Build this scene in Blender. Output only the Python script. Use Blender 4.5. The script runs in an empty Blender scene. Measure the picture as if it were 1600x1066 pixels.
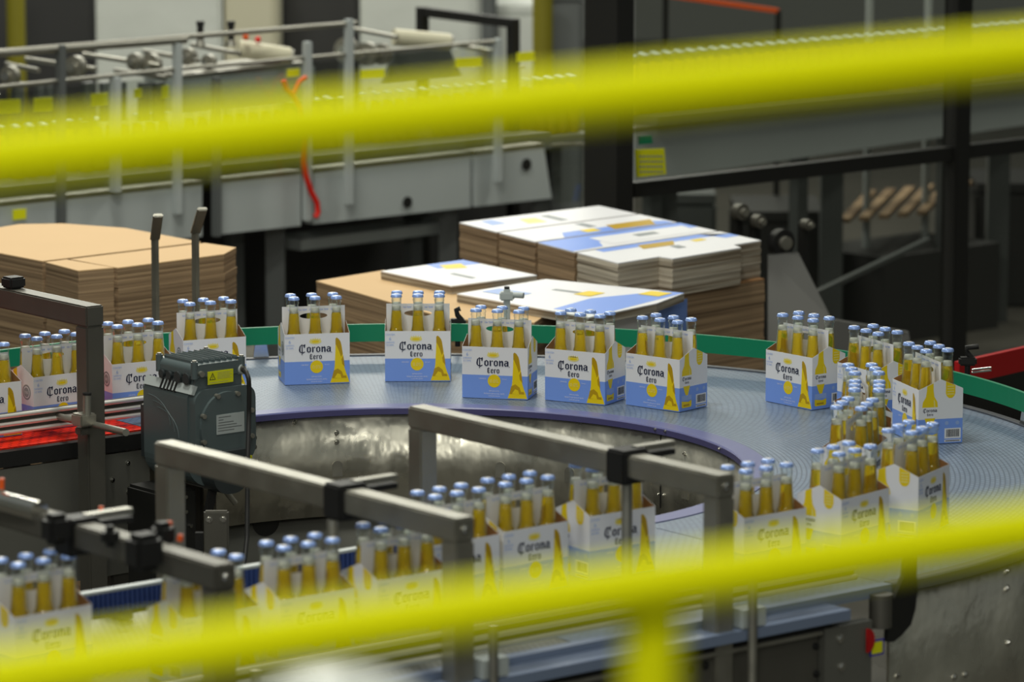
import bpy, bmesh, math, random
from mathutils import Vector, Matrix
random.seed(7)
PI = math.pi
S = bpy.context.scene
COL = S.collection

# ------------------------------------------------------------------ camera
PITCH = 0.1622
CAMZ = 3.013
F = 6400.0
cd = bpy.data.cameras.new('camera')
cd.sensor_width = 36.0
cd.lens = F / 1600 * 36
cd.clip_start = 0.05
cd.clip_end = 200
cd.dof.use_dof = True
cd.dof.focus_distance = 11.15
cd.dof.aperture_fstop = 3.7
cam = bpy.data.objects.new('camera', cd)
cam.location = (0, 0, CAMZ)
cam.rotation_euler = (PI / 2 - PITCH, 0, 0)
COL.objects.link(cam)
S.camera = cam

# ------------------------------------------------------------------ world, lights, exposure
S.view_settings.view_transform = 'Standard'
S.view_settings.look = 'None'
S.view_settings.gamma = 1
S.view_settings.use_curve_mapping = False
S.view_settings.exposure = 0.0
w = bpy.data.worlds.new('world')
S.world = w
w.use_nodes = True
bg = w.node_tree.nodes['Background']
bg.inputs[0].default_value = (0.93, 1.0, 0.93, 1)
bg.inputs[1].default_value = 0.16


def area(name, loc, size, energy, rot=(0, 0, 0), color=(1.0, 0.985, 0.87)):
    l = bpy.data.lights.new(name, 'AREA')
    l.shape = 'RECTANGLE'
    l.size, l.size_y = size
    l.energy = energy
    l.color = color
    o = bpy.data.objects.new(name, l)
    o.location = loc
    o.rotation_euler = rot
    COL.objects.link(o)
    return o


area('hall_and_fill_lamp', (-1.0, 10.2, 6.2), (0.9, 0.9), 150, (0.0, 0, 0.68))
area('hall_and_fill_lamp', (-2.6, 6.2, 6.2), (0.9, 0.9), 95, (0.25, 0, 0.68))
area('hall_and_fill_lamp', (1.6, 6.6, 6.2), (0.9, 0.9), 25, (0.2, 0, 0.68))
area('hall_and_fill_lamp', (-1.5, 14.5, 6.2), (0.9, 0.9), 150, (0, 0, 0.68))
area('hall_and_fill_lamp', (-2.5, 19.0, 6.2), (1.2, 1.2), 210, (0, 0, 0.68))
area('hall_and_fill_lamp', (3.5, 18.0, 6.2), (1.2, 1.2), 150, (0, 0, 0.68))  # added fill, brightens the area behind the dark glass
area('hall_and_fill_lamp', (0.0, 2.0, 6.0), (1.2, 1.2), 60, (0, 0, 0))
area('hall_and_fill_lamp', (-1.2, -1.8, 5.2), (2.0, 1.2), 170, (1.15, 0, 0))  # added front fill behind the camera, brightens rails and carton fronts
area('hall_and_fill_lamp', (-1.5, 22.5, 4.6), (6, 1.0), 230, (-0.5, 0, 0.2))

# ------------------------------------------------------------------ measuring helpers
CP, SP = math.cos(PITCH), math.sin(PITCH)
CAM = Vector((0, 0, CAMZ))


def ray(px, py):
    dx = (px - 800) / F
    dy = -(py - 533) / F
    return Vector((dx, CP + SP * dy, -SP + CP * dy))


def at_z(px, py, z):
    r = ray(px, py)
    return CAM + r * ((z - CAMZ) / r.z)


def at_y(px, py, y):
    r = ray(px, py)
    return CAM + r * (y / r.y)


def at_plane(px, py, p0, n):
    r = ray(px, py)
    return CAM + r * ((p0 - CAM).dot(n) / r.dot(n))


def at_cyl(px, py, R, far=True):
    r = ray(px, py)
    ox, oy = -CX, -CY
    a = r.x ** 2 + r.y ** 2
    b = 2 * (ox * r.x + oy * r.y)
    c = ox * ox + oy * oy - R * R
    q = math.sqrt(max(b * b - 4 * a * c, 0))
    t = (-b + (q if far else -q)) / (2 * a)
    return CAM + r * t


# ------------------------------------------------------------------ materials
def mat(name, color, rough=0.5, metal=0.0, spec=0.5, trans=0.0, ior=1.45, emit=None, es=1.0, alpha=1.0):
    m = bpy.data.materials.new(name)
    m.use_nodes = True
    b = m.node_tree.nodes['Principled BSDF']
    b.inputs['Base Color'].default_value = (*color, 1)
    b.inputs['Roughness'].default_value = rough
    b.inputs['Metallic'].default_value = metal
    b.inputs['Specular IOR Level'].default_value = spec
    b.inputs['Transmission Weight'].default_value = trans
    b.inputs['IOR'].default_value = ior
    if emit:
        b.inputs['Emission Color'].default_value = (*emit, 1)
        b.inputs['Emission Strength'].default_value = es
    return m


def srgb(r, g, b):
    f = lambda c: (c / 255 / 12.92) if c / 255 <= 0.04045 else ((c / 255 + 0.055) / 1.055) ** 2.4
    return (f(r), f(g), f(b))


def noisy(m, scale=6, amount=0.25, rlo=None, rhi=None, bump=0.0, stretch=(1, 1, 1), detail=4):
    """vary base colour value and roughness with object-space noise"""
    nt = m.node_tree
    b = nt.nodes['Principled BSDF']
    tc = nt.nodes.new('ShaderNodeTexCoord')
    mp = nt.nodes.new('ShaderNodeMapping')
    mp.inputs['Scale'].default_value = stretch
    n = nt.nodes.new('ShaderNodeTexNoise')
    n.inputs['Scale'].default_value = scale
    n.inputs['Detail'].default_value = detail
    nt.links.new(tc.outputs['Object'], mp.inputs[0])
    nt.links.new(mp.outputs[0], n.inputs['Vector'])
    c = b.inputs['Base Color'].default_value[:]
    mx = nt.nodes.new('ShaderNodeMix')
    mx.data_type = 'RGBA'
    mx.inputs[6].default_value = (*[x * (1 - amount) for x in c[:3]], 1)
    mx.inputs[7].default_value = (*[min(1, x * (1 + amount)) for x in c[:3]], 1)
    nt.links.new(n.outputs['Fac'], mx.inputs[0])
    nt.links.new(mx.outputs[2], b.inputs['Base Color'])
    if rlo is not None:
        mr = nt.nodes.new('ShaderNodeMapRange')
        mr.inputs[1].default_value = 0.35
        mr.inputs[2].default_value = 0.65
        mr.inputs[3].default_value = rlo
        mr.inputs[4].default_value = rhi
        nt.links.new(n.outputs['Fac'], mr.inputs[0])
        nt.links.new(mr.outputs[0], b.inputs['Roughness'])
    if bump:
        bp = nt.nodes.new('ShaderNodeBump')
        bp.inputs['Strength'].default_value = bump
        bp.inputs['Distance'].default_value = 0.02
        nt.links.new(n.outputs['Fac'], bp.inputs['Height'])
        nt.links.new(bp.outputs[0], b.inputs['Normal'])
    return m


def uv_brick(m, sx, sy, dark, bump=0.4, mortar=0.16, c2=None):
    """cells over the UV map (metres): modular plastic belting"""
    nt = m.node_tree
    b = nt.nodes['Principled BSDF']
    uv = nt.nodes.new('ShaderNodeUVMap')
    br = nt.nodes.new('ShaderNodeTexBrick')
    br.inputs['Scale'].default_value = 1.0
    br.inputs['Brick Width'].default_value = sx
    br.inputs['Row Height'].default_value = sy
    br.inputs['Mortar Size'].default_value = sy * mortar
    br.inputs['Mortar Smooth'].default_value = 0.3
    c = b.inputs['Base Color'].default_value[:]
    br.inputs['Color1'].default_value = c
    br.inputs['Color2'].default_value = (*(c2 or [x * 0.86 for x in c[:3]]), 1)
    br.inputs['Mortar'].default_value = (*dark, 1)
    nt.links.new(uv.outputs[0], br.inputs['Vector'])
    nt.links.new(br.outputs['Color'], b.inputs['Base Color'])
    bp = nt.nodes.new('ShaderNodeBump')
    bp.inputs['Strength'].default_value = bump
    bp.inputs['Distance'].default_value = 0.002
    bp.invert = True
    nt.links.new(br.outputs['Fac'], bp.inputs['Height'])
    nt.links.new(bp.outputs[0], b.inputs['Normal'])
    return m


M = {}
M['white'] = mat('carton_white', srgb(232, 232, 236), 0.42)
M['blue'] = mat('carton_blue', srgb(122, 158, 236), 0.42)
M['navy'] = mat('carton_navy', srgb(22, 30, 62), 0.5)
M['yellow'] = mat('carton_yellow', srgb(238, 208, 10), 0.42)
M['gold'] = mat('carton_gold', srgb(186, 150, 8), 0.42)
M['cream'] = mat('carton_cream', srgb(236, 222, 130), 0.45)
M['paleblue'] = mat('carton_pale_blue', srgb(150, 176, 228), 0.45)
M['greyprint'] = mat('carton_grey', srgb(140, 146, 150), 0.45)
M['black'] = mat('print_black', (0.02, 0.02, 0.022), 0.5)
M['kraft'] = mat('kraft_inside', srgb(150, 108, 66), 0.75)
M['cap'] = mat('cap_blue', srgb(150, 178, 238), 0.2, 0.2)
M['foam'] = mat('beer_foam', srgb(238, 238, 226), 0.5, trans=0.45)
M['beer'] = mat('beer', (1.0, 0.74, 0.03), 0.05, trans=0.78, ior=1.33)


def thin_glass(name, tint, gloss, rough=0.03):
    m = bpy.data.materials.new(name)
    m.use_nodes = True
    nt = m.node_tree
    nt.nodes.clear()
    out = nt.nodes.new('ShaderNodeOutputMaterial')
    tr = nt.nodes.new('ShaderNodeBsdfTransparent')
    tr.inputs[0].default_value = (*tint, 1)
    gl = nt.nodes.new('ShaderNodeBsdfGlossy')
    gl.inputs['Roughness'].default_value = rough
    gl.inputs['Color'].default_value = (0.95, 1, 1, 1)
    lw = nt.nodes.new('ShaderNodeLayerWeight')
    lw.inputs[0].default_value = gloss
    mx = nt.nodes.new('ShaderNodeMixShader')
    nt.links.new(lw.outputs['Facing'], mx.inputs[0])
    nt.links.new(tr.outputs[0], mx.inputs[1])
    nt.links.new(gl.outputs[0], mx.inputs[2])
    nt.links.new(mx.outputs[0], out.inputs[0])
    return m


M['glass'] = thin_glass('bottle_glass', (0.965, 0.985, 0.97), 0.22)
M['plexi'] = thin_glass('clear_plexiglass', (0.86, 0.88, 0.86), 0.12)
M['tinted'] = thin_glass('tinted_glass', (0.60, 0.61, 0.58), 0.05, 0.08)

M['steel'] = noisy(mat('brushed_steel', (0.36, 0.35, 0.305), 0.4, 0.85), 14, 0.12, 0.36, 0.52)
M['steel_dark'] = noisy(mat('dull_steel', (0.135, 0.13, 0.112), 0.5, 0.6), 10, 0.15)
M['skirt'] = noisy(mat('blotchy_steel_sheet', (0.56, 0.54, 0.46), 0.3, 0.82), 9, 0.3, 0.2, 0.45, 0.5, (1, 1, 0.8), 3)
M['panel'] = noisy(mat('grey_painted_panel', (0.17, 0.17, 0.15), 0.5, 0.4), 5, 0.12)
M['chrome'] = mat('polished_steel', (0.75, 0.74, 0.70), 0.16, 1.0)
M['alu'] = mat('bright_aluminium', (0.85, 0.84, 0.80), 0.34, 0.55)
M['rim'] = noisy(mat('purple_blue_rim', srgb(100, 104, 150), 0.38), 20, 0.05)
M['rimside'] = mat('purple_rim_side', srgb(78, 76, 122), 0.42)
M['rimgrey'] = mat('blue_grey_strip', srgb(118, 132, 158), 0.38)
M['darkrim'] = mat('dark_grey_rim', srgb(84, 88, 96), 0.45)
M['belt'] = uv_brick(mat('blue_grey_belt', srgb(120, 136, 158), 0.38, spec=0.5), 0.025, 0.0125, srgb(84, 98, 118), 0.3, 0.2)
M['beltwhite'] = uv_brick(mat('pale_grey_belt', srgb(138, 142, 140), 0.5), 0.016, 0.016, srgb(84, 86, 86), 0.7, 0.3)
M['beltred'] = uv_brick(mat('red_belt', srgb(240, 44, 14), 0.6, spec=0.2), 0.03, 0.02, srgb(150, 24, 12), 0.4, 0.14)
M['green'] = mat('green_plastic', srgb(0, 122, 84), 0.42)
M['redplastic'] = mat('red_plastic', srgb(176, 22, 26), 0.4)
M['bluechain'] = mat('blue_plastic', srgb(52, 72, 128), 0.4)
M['blackplastic'] = mat('black_plastic', (0.018, 0.018, 0.018), 0.5, spec=0.25)
M['blackpaint'] = mat('black_paint', (0.012, 0.012, 0.011), 0.5)
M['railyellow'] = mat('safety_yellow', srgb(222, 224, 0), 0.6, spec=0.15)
M['dimyellow'] = mat('shaded_yellow', srgb(120, 114, 22), 0.6)  # darker yellow, the far posts' shade put into the colour
M['label'] = mat('yellow_label', srgb(226, 226, 20), 0.5)
M['labelblue'] = mat('label_blue', srgb(50, 40, 160), 0.5)
M['orange'] = mat('orange_plastic', srgb(230, 90, 20), 0.4)
M['motor'] = mat('motor_grey_paint', srgb(84, 96, 98), 0.38)
M['motordark'] = mat('motor_dark', srgb(48, 54, 56), 0.45)
M['silver'] = mat('silver_label', srgb(176, 184, 184), 0.4)
M['machgrey'] = noisy(mat('machine_grey_paint', srgb(176, 183, 183), 0.45), 4, 0.06)
M['mach2'] = mat('machine_dark_grey', srgb(92, 96, 96), 0.5)
M['ivory'] = mat('ivory_roller', srgb(200, 196, 172), 0.45)
M['hose'] = mat('red_hose', srgb(220, 34, 20), 0.4)
M['bluehose'] = mat('blue_hose', srgb(40, 96, 220), 0.4)
M['brown'] = noisy(mat('brown_cardboard', srgb(206, 172, 126), 0.75), 3, 0.05)
M['wood'] = noisy(mat('pallet_wood', srgb(150, 118, 80), 0.8), 8, 0.2)
M['floor'] = noisy(mat('concrete_floor', (0.085, 0.08, 0.068), 0.35), 1.2, 0.25, 0.25, 0.5)
M['wall'] = mat('hall_wall', (0.42, 0.43, 0.40), 0.8)
M['wrap'] = noisy(mat('white_wrap', srgb(206, 210, 204), 0.35), 3, 0.1, bump=0.5)
M['darkbox'] = mat('dark_cabinet', (0.03, 0.03, 0.03), 0.5)
M['dimgrey'] = mat('dim_grey_sheet', (0.045, 0.045, 0.042), 0.6)
M['smallbeer'] = mat('far_bottle_beer', (0.75, 0.62, 0.06), 0.15, trans=0.3, ior=1.33)
M['smallcap'] = mat('far_bottle_cap', srgb(170, 190, 210), 0.3, 0.3)


def corrugated(name, c1, c2, n):
    m = bpy.data.materials.new(name)
    m.use_nodes = True
    nt = m.node_tree
    b = nt.nodes['Principled BSDF']
    b.inputs['Roughness'].default_value = 0.85
    tc = nt.nodes.new('ShaderNodeTexCoord')
    mp = nt.nodes.new('ShaderNodeMapping')
    mp.inputs['Scale'].default_value = (1.2, 1.2, n)
    ns = nt.nodes.new('ShaderNodeTexNoise')
    ns.inputs['Scale'].default_value = 1
    ns.inputs['Detail'].default_value = 3
    cr = nt.nodes.new('ShaderNodeValToRGB')
    cr.color_ramp.elements[0].position = 0.36
    cr.color_ramp.elements[0].color = (*c1, 1)
    cr.color_ramp.elements[1].position = 0.62
    cr.color_ramp.elements[1].color = (*c2, 1)
    nt.links.new(tc.outputs['Object'], mp.inputs[0])
    nt.links.new(mp.outputs[0], ns.inputs['Vector'])
    nt.links.new(ns.outputs['Fac'], cr.inputs[0])
    nt.links.new(cr.outputs[0], b.inputs['Base Color'])
    bp = nt.nodes.new('ShaderNodeBump')
    bp.inputs['Strength'].default_value = 0.5
    bp.inputs['Distance'].default_value = 0.004
    nt.links.new(ns.outputs['Fac'], bp.inputs['Height'])
    nt.links.new(bp.outputs[0], b.inputs['Normal'])
    return m


M['edge'] = corrugated('stacked_sheet_edges', srgb(122, 100, 76), srgb(170, 144, 112), 120)
M['edgepale'] = corrugated('pale_sheet_edges', srgb(118, 104, 84), srgb(196, 188, 172), 70)


# ------------------------------------------------------------------ mesh builder
class MB:
    def __init__(s):
        s.v, s.f, s.m, s.uv = [], [], [], {}
        s.mats = []
        s.sm = []

    def mi(s, m):
        if m not in s.mats:
            s.mats.append(m)
        return s.mats.index(m)

    def add(s, vs, fs, m, smooth=False, uvs=None):
        o = len(s.v)
        s.v += [Vector(v) for v in vs]
        k = s.mi(m)
        for i, f in enumerate(fs):
            if uvs:
                s.uv[len(s.f)] = [uvs[j] for j in f]
            s.f.append([o + j for j in f])
            s.m.append(k)
            s.sm.append(smooth)

    def box(s, c, size, m, R=None, bev=0):
        """box with optional chamfer on all edges; R is a 3x3 matrix, c the centre"""
        x, y, z = [q / 2 for q in size]
        c = Vector(c)
        R = R or Matrix.Identity(3)
        if bev:
            bm = bmesh.new()
            bmesh.ops.create_cube(bm, size=1)
            for v in bm.verts:
                v.co = Vector((v.co.x * 2 * x, v.co.y * 2 * y, v.co.z * 2 * z))
            bmesh.ops.bevel(bm, geom=bm.edges[:], offset=bev, segments=2, affect='EDGES')
            bm.verts.index_update()
            s.add([c + R @ v.co for v in bm.verts], [[v.index for v in f.verts] for f in bm.faces], m)
            bm.free()
            return
        vs = [(i, j, k) for i in (-x, x) for j in (-y, y) for k in (-z, z)]
        fs = [(0, 1, 3, 2), (4, 6, 7, 5), (0, 4, 5, 1), (2, 3, 7, 6), (0, 2, 6, 4), (1, 5, 7, 3)]
        s.add([c + R @ Vector(v) for v in vs], fs, m)

    def bar(s, a, b, w, h, m, bev=0, up=Vector((0, 0, 1))):
        """rectangular tube from a to b: w across, h high"""
        a, b = Vector(a), Vector(b)
        d = (b - a)
        L = d.length
        d.normalize()
        if abs(d.dot(up)) > 0.99:
            up = Vector((U2.x, U2.y, 0))
        side = d.cross(up).normalized()
        u = side.cross(d)
        R = Matrix((d, side, u)).transposed()
        s.box((a + b) / 2, (L, w, h), m, R, bev)

    def cyl(s, a, b, r, m, n=16, r2=None, caps=True, smooth=True):
        a, b = Vector(a), Vector(b)
        d = (b - a).normalized()
        t = d.orthogonal().normalized()
        q = d.cross(t)
        r2 = r if r2 is None else r2
        vs = [a + (t * math.cos(2 * PI * i / n) + q * math.sin(2 * PI * i / n)) * r for i in range(n)]
        vs += [b + (t * math.cos(2 * PI * i / n) + q * math.sin(2 * PI * i / n)) * r2 for i in range(n)]
        s.add(vs, [(i, (i + 1) % n, n + (i + 1) % n, n + i) for i in range(n)], m, smooth)
        if caps:
            s.add(vs, [list(range(n))[::-1], list(range(n, 2 * n))], m)

    def tube(s, pts, r, m, n=10):
        pts = [Vector(p) for p in pts]
        rings = []
        t = None
        for i, p in enumerate(pts):
            d = (pts[min(i + 1, len(pts) - 1)] - pts[max(i - 1, 0)]).normalized()
            if t is None:
                t = d.orthogonal().normalized()
            else:
                t = (t - d * t.dot(d)).normalized()
            q = d.cross(t)
            rings.append([p + (t * math.cos(2 * PI * k / n) + q * math.sin(2 * PI * k / n)) * r for k in range(n)])
        vs = [v for R in rings for v in R]
        fs = [(i * n + k, i * n + (k + 1) % n, (i + 1) * n + (k + 1) % n, (i + 1) * n + k)
              for i in range(len(pts) - 1) for k in range(n)]
        s.add(vs, fs, m, True)
        s.add(rings[0], [list(range(n))[::-1]], m)
        s.add(rings[-1], [list(range(n))], m)

    def lathe(s, prof, m, n=20, c=(0, 0, 0), smooth=True, close=False):
        c = Vector(c)
        vs = [c + Vector((r * math.cos(2 * PI * k / n), r * math.sin(2 * PI * k / n), z)) for r, z in prof for k in range(n)]
        L = len(prof)
        fs = [(i * n + k, i * n + (k + 1) % n, (i + 1) * n + (k + 1) % n, (i + 1) * n + k) for i in range(L - 1) for k in range(n)]
        s.add(vs, fs, m, smooth)
        if close:
            s.add(vs[:n], [list(range(n))[::-1]], m)
            s.add(vs[-n:], [list(range(n))], m)

    def prism(s, pts, z0, z1, m, mtop=None):
        n = len(pts)
        A = sum(pts[i][0] * pts[(i + 1) % n][1] - pts[(i + 1) % n][0] * pts[i][1] for i in range(n))
        if A < 0:
            pts = pts[::-1]
        vs = [(p[0], p[1], z0) for p in pts] + [(p[0], p[1], z1) for p in pts]
        s.add(vs, [(i, (i + 1) % n, n + (i + 1) % n, n + i) for i in range(n)] + [list(range(n))[::-1]], m)
        s.add(vs[n:], [list(range(n))], mtop or m)

    def build(s, name, parent=None, world=True):
        me = bpy.data.meshes.new(name)
        vs = s.v
        if parent is not None and world:
            inv = (Matrix.Translation(parent.location) @ Matrix.Rotation(parent.rotation_euler.z, 4, 'Z')).inverted()
            vs = [inv @ v for v in vs]
        me.from_pydata([tuple(v) for v in vs], [], s.f)
        for m in s.mats:
            me.materials.append(m)
        me.polygons.foreach_set('material_index', s.m)
        me.polygons.foreach_set('use_smooth', s.sm)
        if s.uv:
            ul = me.uv_layers.new(name='UVMap')
            for p in me.polygons:
                if p.index in s.uv:
                    for li, u in zip(p.loop_indices, s.uv[p.index]):
                        ul.data[li].uv = u
        me.update()
        o = bpy.data.objects.new(name, me)
        COL.objects.link(o)
        if parent is not None:
            o.parent = parent
        return o


def tag(o, label=None, cat=None, group=None, kind=None):
    if label:
        o['label'] = label
    if cat:
        o['category'] = cat
    if group:
        o['group'] = group
    if kind:
        o['kind'] = kind
    return o


def thing(name, label, cat, loc=(0, 0, 0), rotz=0.0, group=None):
    o = bpy.data.objects.new(name, None)
    o.empty_display_size = 0.05
    o.location = loc
    o.rotation_euler = (0, 0, rotz)
    COL.objects.link(o)
    return tag(o, label, cat, group)


def copy_tree(o, parent=None):
    c = o.copy()
    COL.objects.link(c)
    c.parent = parent
    for ch in list(o.children):
        copy_tree(ch, c)
    return c


# ------------------------------------------------------------------ conveyor frame of reference
CX, CY = -0.2606, 10.2952
TH = 0.6802
N2 = Vector((math.sin(TH), -math.cos(TH), 0))      # from the upper straight towards the lower one
D2 = Vector((-math.cos(TH), -math.sin(TH), 0))     # along both straights, away from the bend
U2 = -D2
C0 = Vector((CX, CY, 0))
ZB = 1.0


def LO(s, off, z):
    return C0 + N2 * off + D2 * s + Vector((0, 0, z))


def UP(s, off, z):
    return C0 - N2 * off + D2 * s + Vector((0, 0, z))


A0 = math.atan2(-N2.y, -N2.x)          # upper tangent direction
A1 = A0 - PI                           # lower tangent direction


def ringpt(a, R, z):
    return Vector((CX + R * math.cos(a), CY + R * math.sin(a), z))


def sweep(mb, prof, m, a0=A0, a1=A1, n=96, smooth=True, close=True, uv=False):
    """profile [(R,z)...] swept about the bend centre"""
    L = len(prof)
    vs, uvs = [], []
    for i in range(n + 1):
        a = a0 + (a1 - a0) * i / n
        acc = 0
        for j, (R, z) in enumerate(prof):
            vs.append(ringpt(a, R, z))
            uvs.append((a * 1.3, R))
    fs = []
    for i in range(n):
        for j in range(L - (0 if close else 1)):
            k = (j + 1) % L
            fs.append((i * L + j, i * L + k, (i + 1) * L + k, (i + 1) * L + j))
    mb.add(vs, fs, m, smooth, uvs if uv else None)
    if close:
        mb.add(vs[:L], [list(range(L))[::-1]], m)
        mb.add(vs[-L:], [list(range(L))], m)


def strip(mb, fn, s0, s1, o0, o1, z0, z1, m, uv=False):
    """straight slab along a straight conveyor"""
    c = [fn(s0, o0, 0), fn(s1, o0, 0), fn(s1, o1, 0), fn(s0, o1, 0)]
    mb.prism([(p.x, p.y) for p in c], z0, z1, m)
    if uv:
        vs = [p + Vector((0, 0, z1 + 0.0004)) for p in c]
        n = (vs[1] - vs[0]).cross(vs[2] - vs[1])
        uvs = [(s0, o0), (s1, o0), (s1, o1), (s0, o1)]
        f = [(0, 1, 2, 3)] if n.z > 0 else [(3, 2, 1, 0)]
        mb.add(vs, f, m, False, uvs)


def bolt_at(p, nrm, r, parent, m=None, name='bolt', h=0.006):
    mb = MB()
    nrm = Vector(nrm).normalized()
    p = Vector(p)
    mb.cyl(p - nrm * 0.001, p + nrm * h * 0.35, r * 1.35, m or M['chrome'], 12)
    mb.cyl(p + nrm * h * 0.35, p + nrm * h, r, m or M['chrome'], 12, r * 0.72)
    return mb.build(name, parent)


# ================================================================== SETTING
mb = MB()
mb.prism([(-16, -4), (16, -4), (16, 34), (-16, 34)], -0.1, 0.0, M['floor'])
tag(mb.build('floor'), kind='structure')
mb = MB()
mb.prism([(-16, 33.8), (16, 33.8), (16, 34), (-16, 34)], 0, 8.0, M['wall'])
tag(mb.build('wall_back'), kind='structure')
mb = MB()
mb.prism([(-16.2, -4), (-16, -4), (-16, 34), (-16.2, 34)], 0, 8.0, M['wall'])
tag(mb.build('wall_left'), kind='structure')
mb = MB()
mb.prism([(16, -4), (16.2, -4), (16.2, 34), (16, 34)], 0, 8.0, M['wall'])
tag(mb.build('wall_right'), kind='structure')

# ================================================================== CURVED CONVEYOR
RI, RO = 0.86, 1.764
cv = thing('curved_conveyor', 'curved blue-grey modular belt conveyor with steel skirts carrying the beer cartons', 'conveyor', (CX, CY, 0))
mb = MB()
# belt top as UV-mapped ring plus its thickness
sweep(mb, [(RI + 0.062, ZB - 0.02), (RO - 0.03, ZB - 0.02), (RO - 0.03, ZB - 0.0006), (RI + 0.062, ZB - 0.0006)], M['belt'], smooth=False)
sweep(mb, [(RI + 0.062, ZB), (1.1, ZB), (1.35, ZB), (1.55, ZB), (RO - 0.03, ZB)], M['belt'], close=False, uv=True, smooth=False)
mb.build('belt', cv)
mb = MB()
sweep(mb, [(RI, ZB - 0.016), (RI + 0.06, ZB - 0.016), (RI + 0.06, ZB + 0.002), (RI + 0.003, ZB + 0.002), (RI, ZB - 0.001)], M['rim'], smooth=False)
sweep(mb, [(RI - 0.002, ZB - 0.017), (RI + 0.0, ZB - 0.017), (RI + 0.0, ZB - 0.0015), (RI - 0.002, ZB - 0.0015)], M['rimside'], smooth=False)
mb.build('inner_rim', cv)
mb = MB()
sweep(mb, [(RO - 0.028, ZB - 0.02), (RO, ZB - 0.02), (RO, ZB + 0.001), (RO - 0.004, ZB + 0.004), (RO - 0.028, ZB + 0.004)], M['darkrim'], smooth=False)
mb.build('outer_rim', cv)
mb = MB()
sweep(mb, [(RI + 0.006, 0.70), (RI + 0.011, 0.70), (RI + 0.011, ZB - 0.017), (RI + 0.006, ZB - 0.017)], M['skirt'])
mb.build('inner_skirt', cv)
mb = MB()
sweep(mb, [(RO - 0.016, 0.42), (RO - 0.008, 0.42), (RO - 0.008, ZB - 0.021), (RO - 0.016, ZB - 0.021)], M['skirt'])
mb.build('outer_skirt', cv)
mb = MB()
sweep(mb, [(RI + 0.05, 0.36), (RI + 0.06, 0.36), (RI + 0.06, 0.699), (RI + 0.05, 0.699)], M['panel'])
mb.build('lower_panel', cv)
for a in (2.0, 1.2, 0.3, -0.55):
    for R in (0.99, 1.62):
        mb = MB()
        p = ringpt(a, R, 0)
        mb.box((p.x, p.y, 0.495), (0.06, 0.06, 0.97), M['steel_dark'], bev=0.006)
        mb.cyl((p.x, p.y, 0.0), (p.x, p.y, 0.03), 0.05, M['blackplastic'])
        mb.build('leg', cv)
# bolts measured on the inner skirt
for px, py in [(397.6, 684), (397.6, 698.6), (526, 676), (526, 690.8), (782, 676.5), (782, 691), (1070, 709), (1029, 773), (1037, 774), (460.5, 659)]:
    p = at_cyl(px, py, RI + 0.006)
    n = Vector((CX - p.x, CY - p.y, 0))
    bolt_at(p, n, 0.0052 if px not in (1029, 1037, 1070) else 0.004, cv)
for px, py in [(527, 728), (782, 730), (1071, 763), (890, 738)]:
    p = at_cyl(px, py, RI + 0.006)
    n = Vector((CX - p.x, CY - p.y, 0)).normalized()
    t = Vector((-n.y, n.x, 0))
    mb = MB()       # keyhole tab: stadium plate with rounded top
    r = 0.0145
    pts = [(r * math.cos(a), r * math.sin(a)) for a in [PI * k / 12 for k in range(13)]] + [(-r, -0.03), (r, -0.03)]
    vs = [p + n * 0.003 + t * x + Vector((0, 0, z)) for x, z in pts]
    vs2 = [p - n * 0.003 + t * x * 1.0 + Vector((0, 0, z)) for x, z in pts]
    k = len(pts)
    mb.add(vs + vs2, [list(range(k)), list(range(k, 2 * k))[::-1]] + [(i, k + i, k + (i + 1) % k, (i + 1) % k) for i in range(k)], M['steel'] if px < 900 else M['skirt'])
    tb = mb.build('keyhole_tab', cv)
    bolt_at(p + n * 0.003, n, 0.006, tb)
for px, py in [(1024, 671), (1040, 674), (1125, 701)]:
    p = at_cyl(px, py, RI - 0.002)
    bolt_at(p, Vector((CX - p.x, CY - p.y, 0)), 0.003, cv)
# panel seam on the inner skirt
p = at_cyl(1033, 700, RI + 0.006)
n = Vector((CX - p.x, CY - p.y, 0)).normalized()
mb = MB()
mb.bar((p.x + n.x * 0.001, p.y + n.y * 0.001, 0.78), (p.x + n.x * 0.001, p.y + n.y * 0.001, ZB - 0.018), 0.0035, 0.0035, M['blackpaint'])
mb.build('panel_seam', cv)
p = at_cyl(415, 822, RI + 0.05)
n = Vector((CX - p.x, CY - p.y, 0)).normalized()
mb = MB()
mb.cyl((p.x, p.y, 0.69), (p.x + n.x * 0.004, p.y + n.y * 0.004, 0.69), 0.04, M['blackpaint'], 24)
mb.build('access_hole', cv)
for px, py in [(1573, 892), (1573, 919), (1575, 1004), (1403, 1056), (1491, 1058), (1508, 1054)]:
    p = at_cyl(px, py, RO - 0.008, far=False)
    bolt_at(p, Vector((p.x - CX, p.y - CY, 0)), 0.006, cv)

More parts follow.
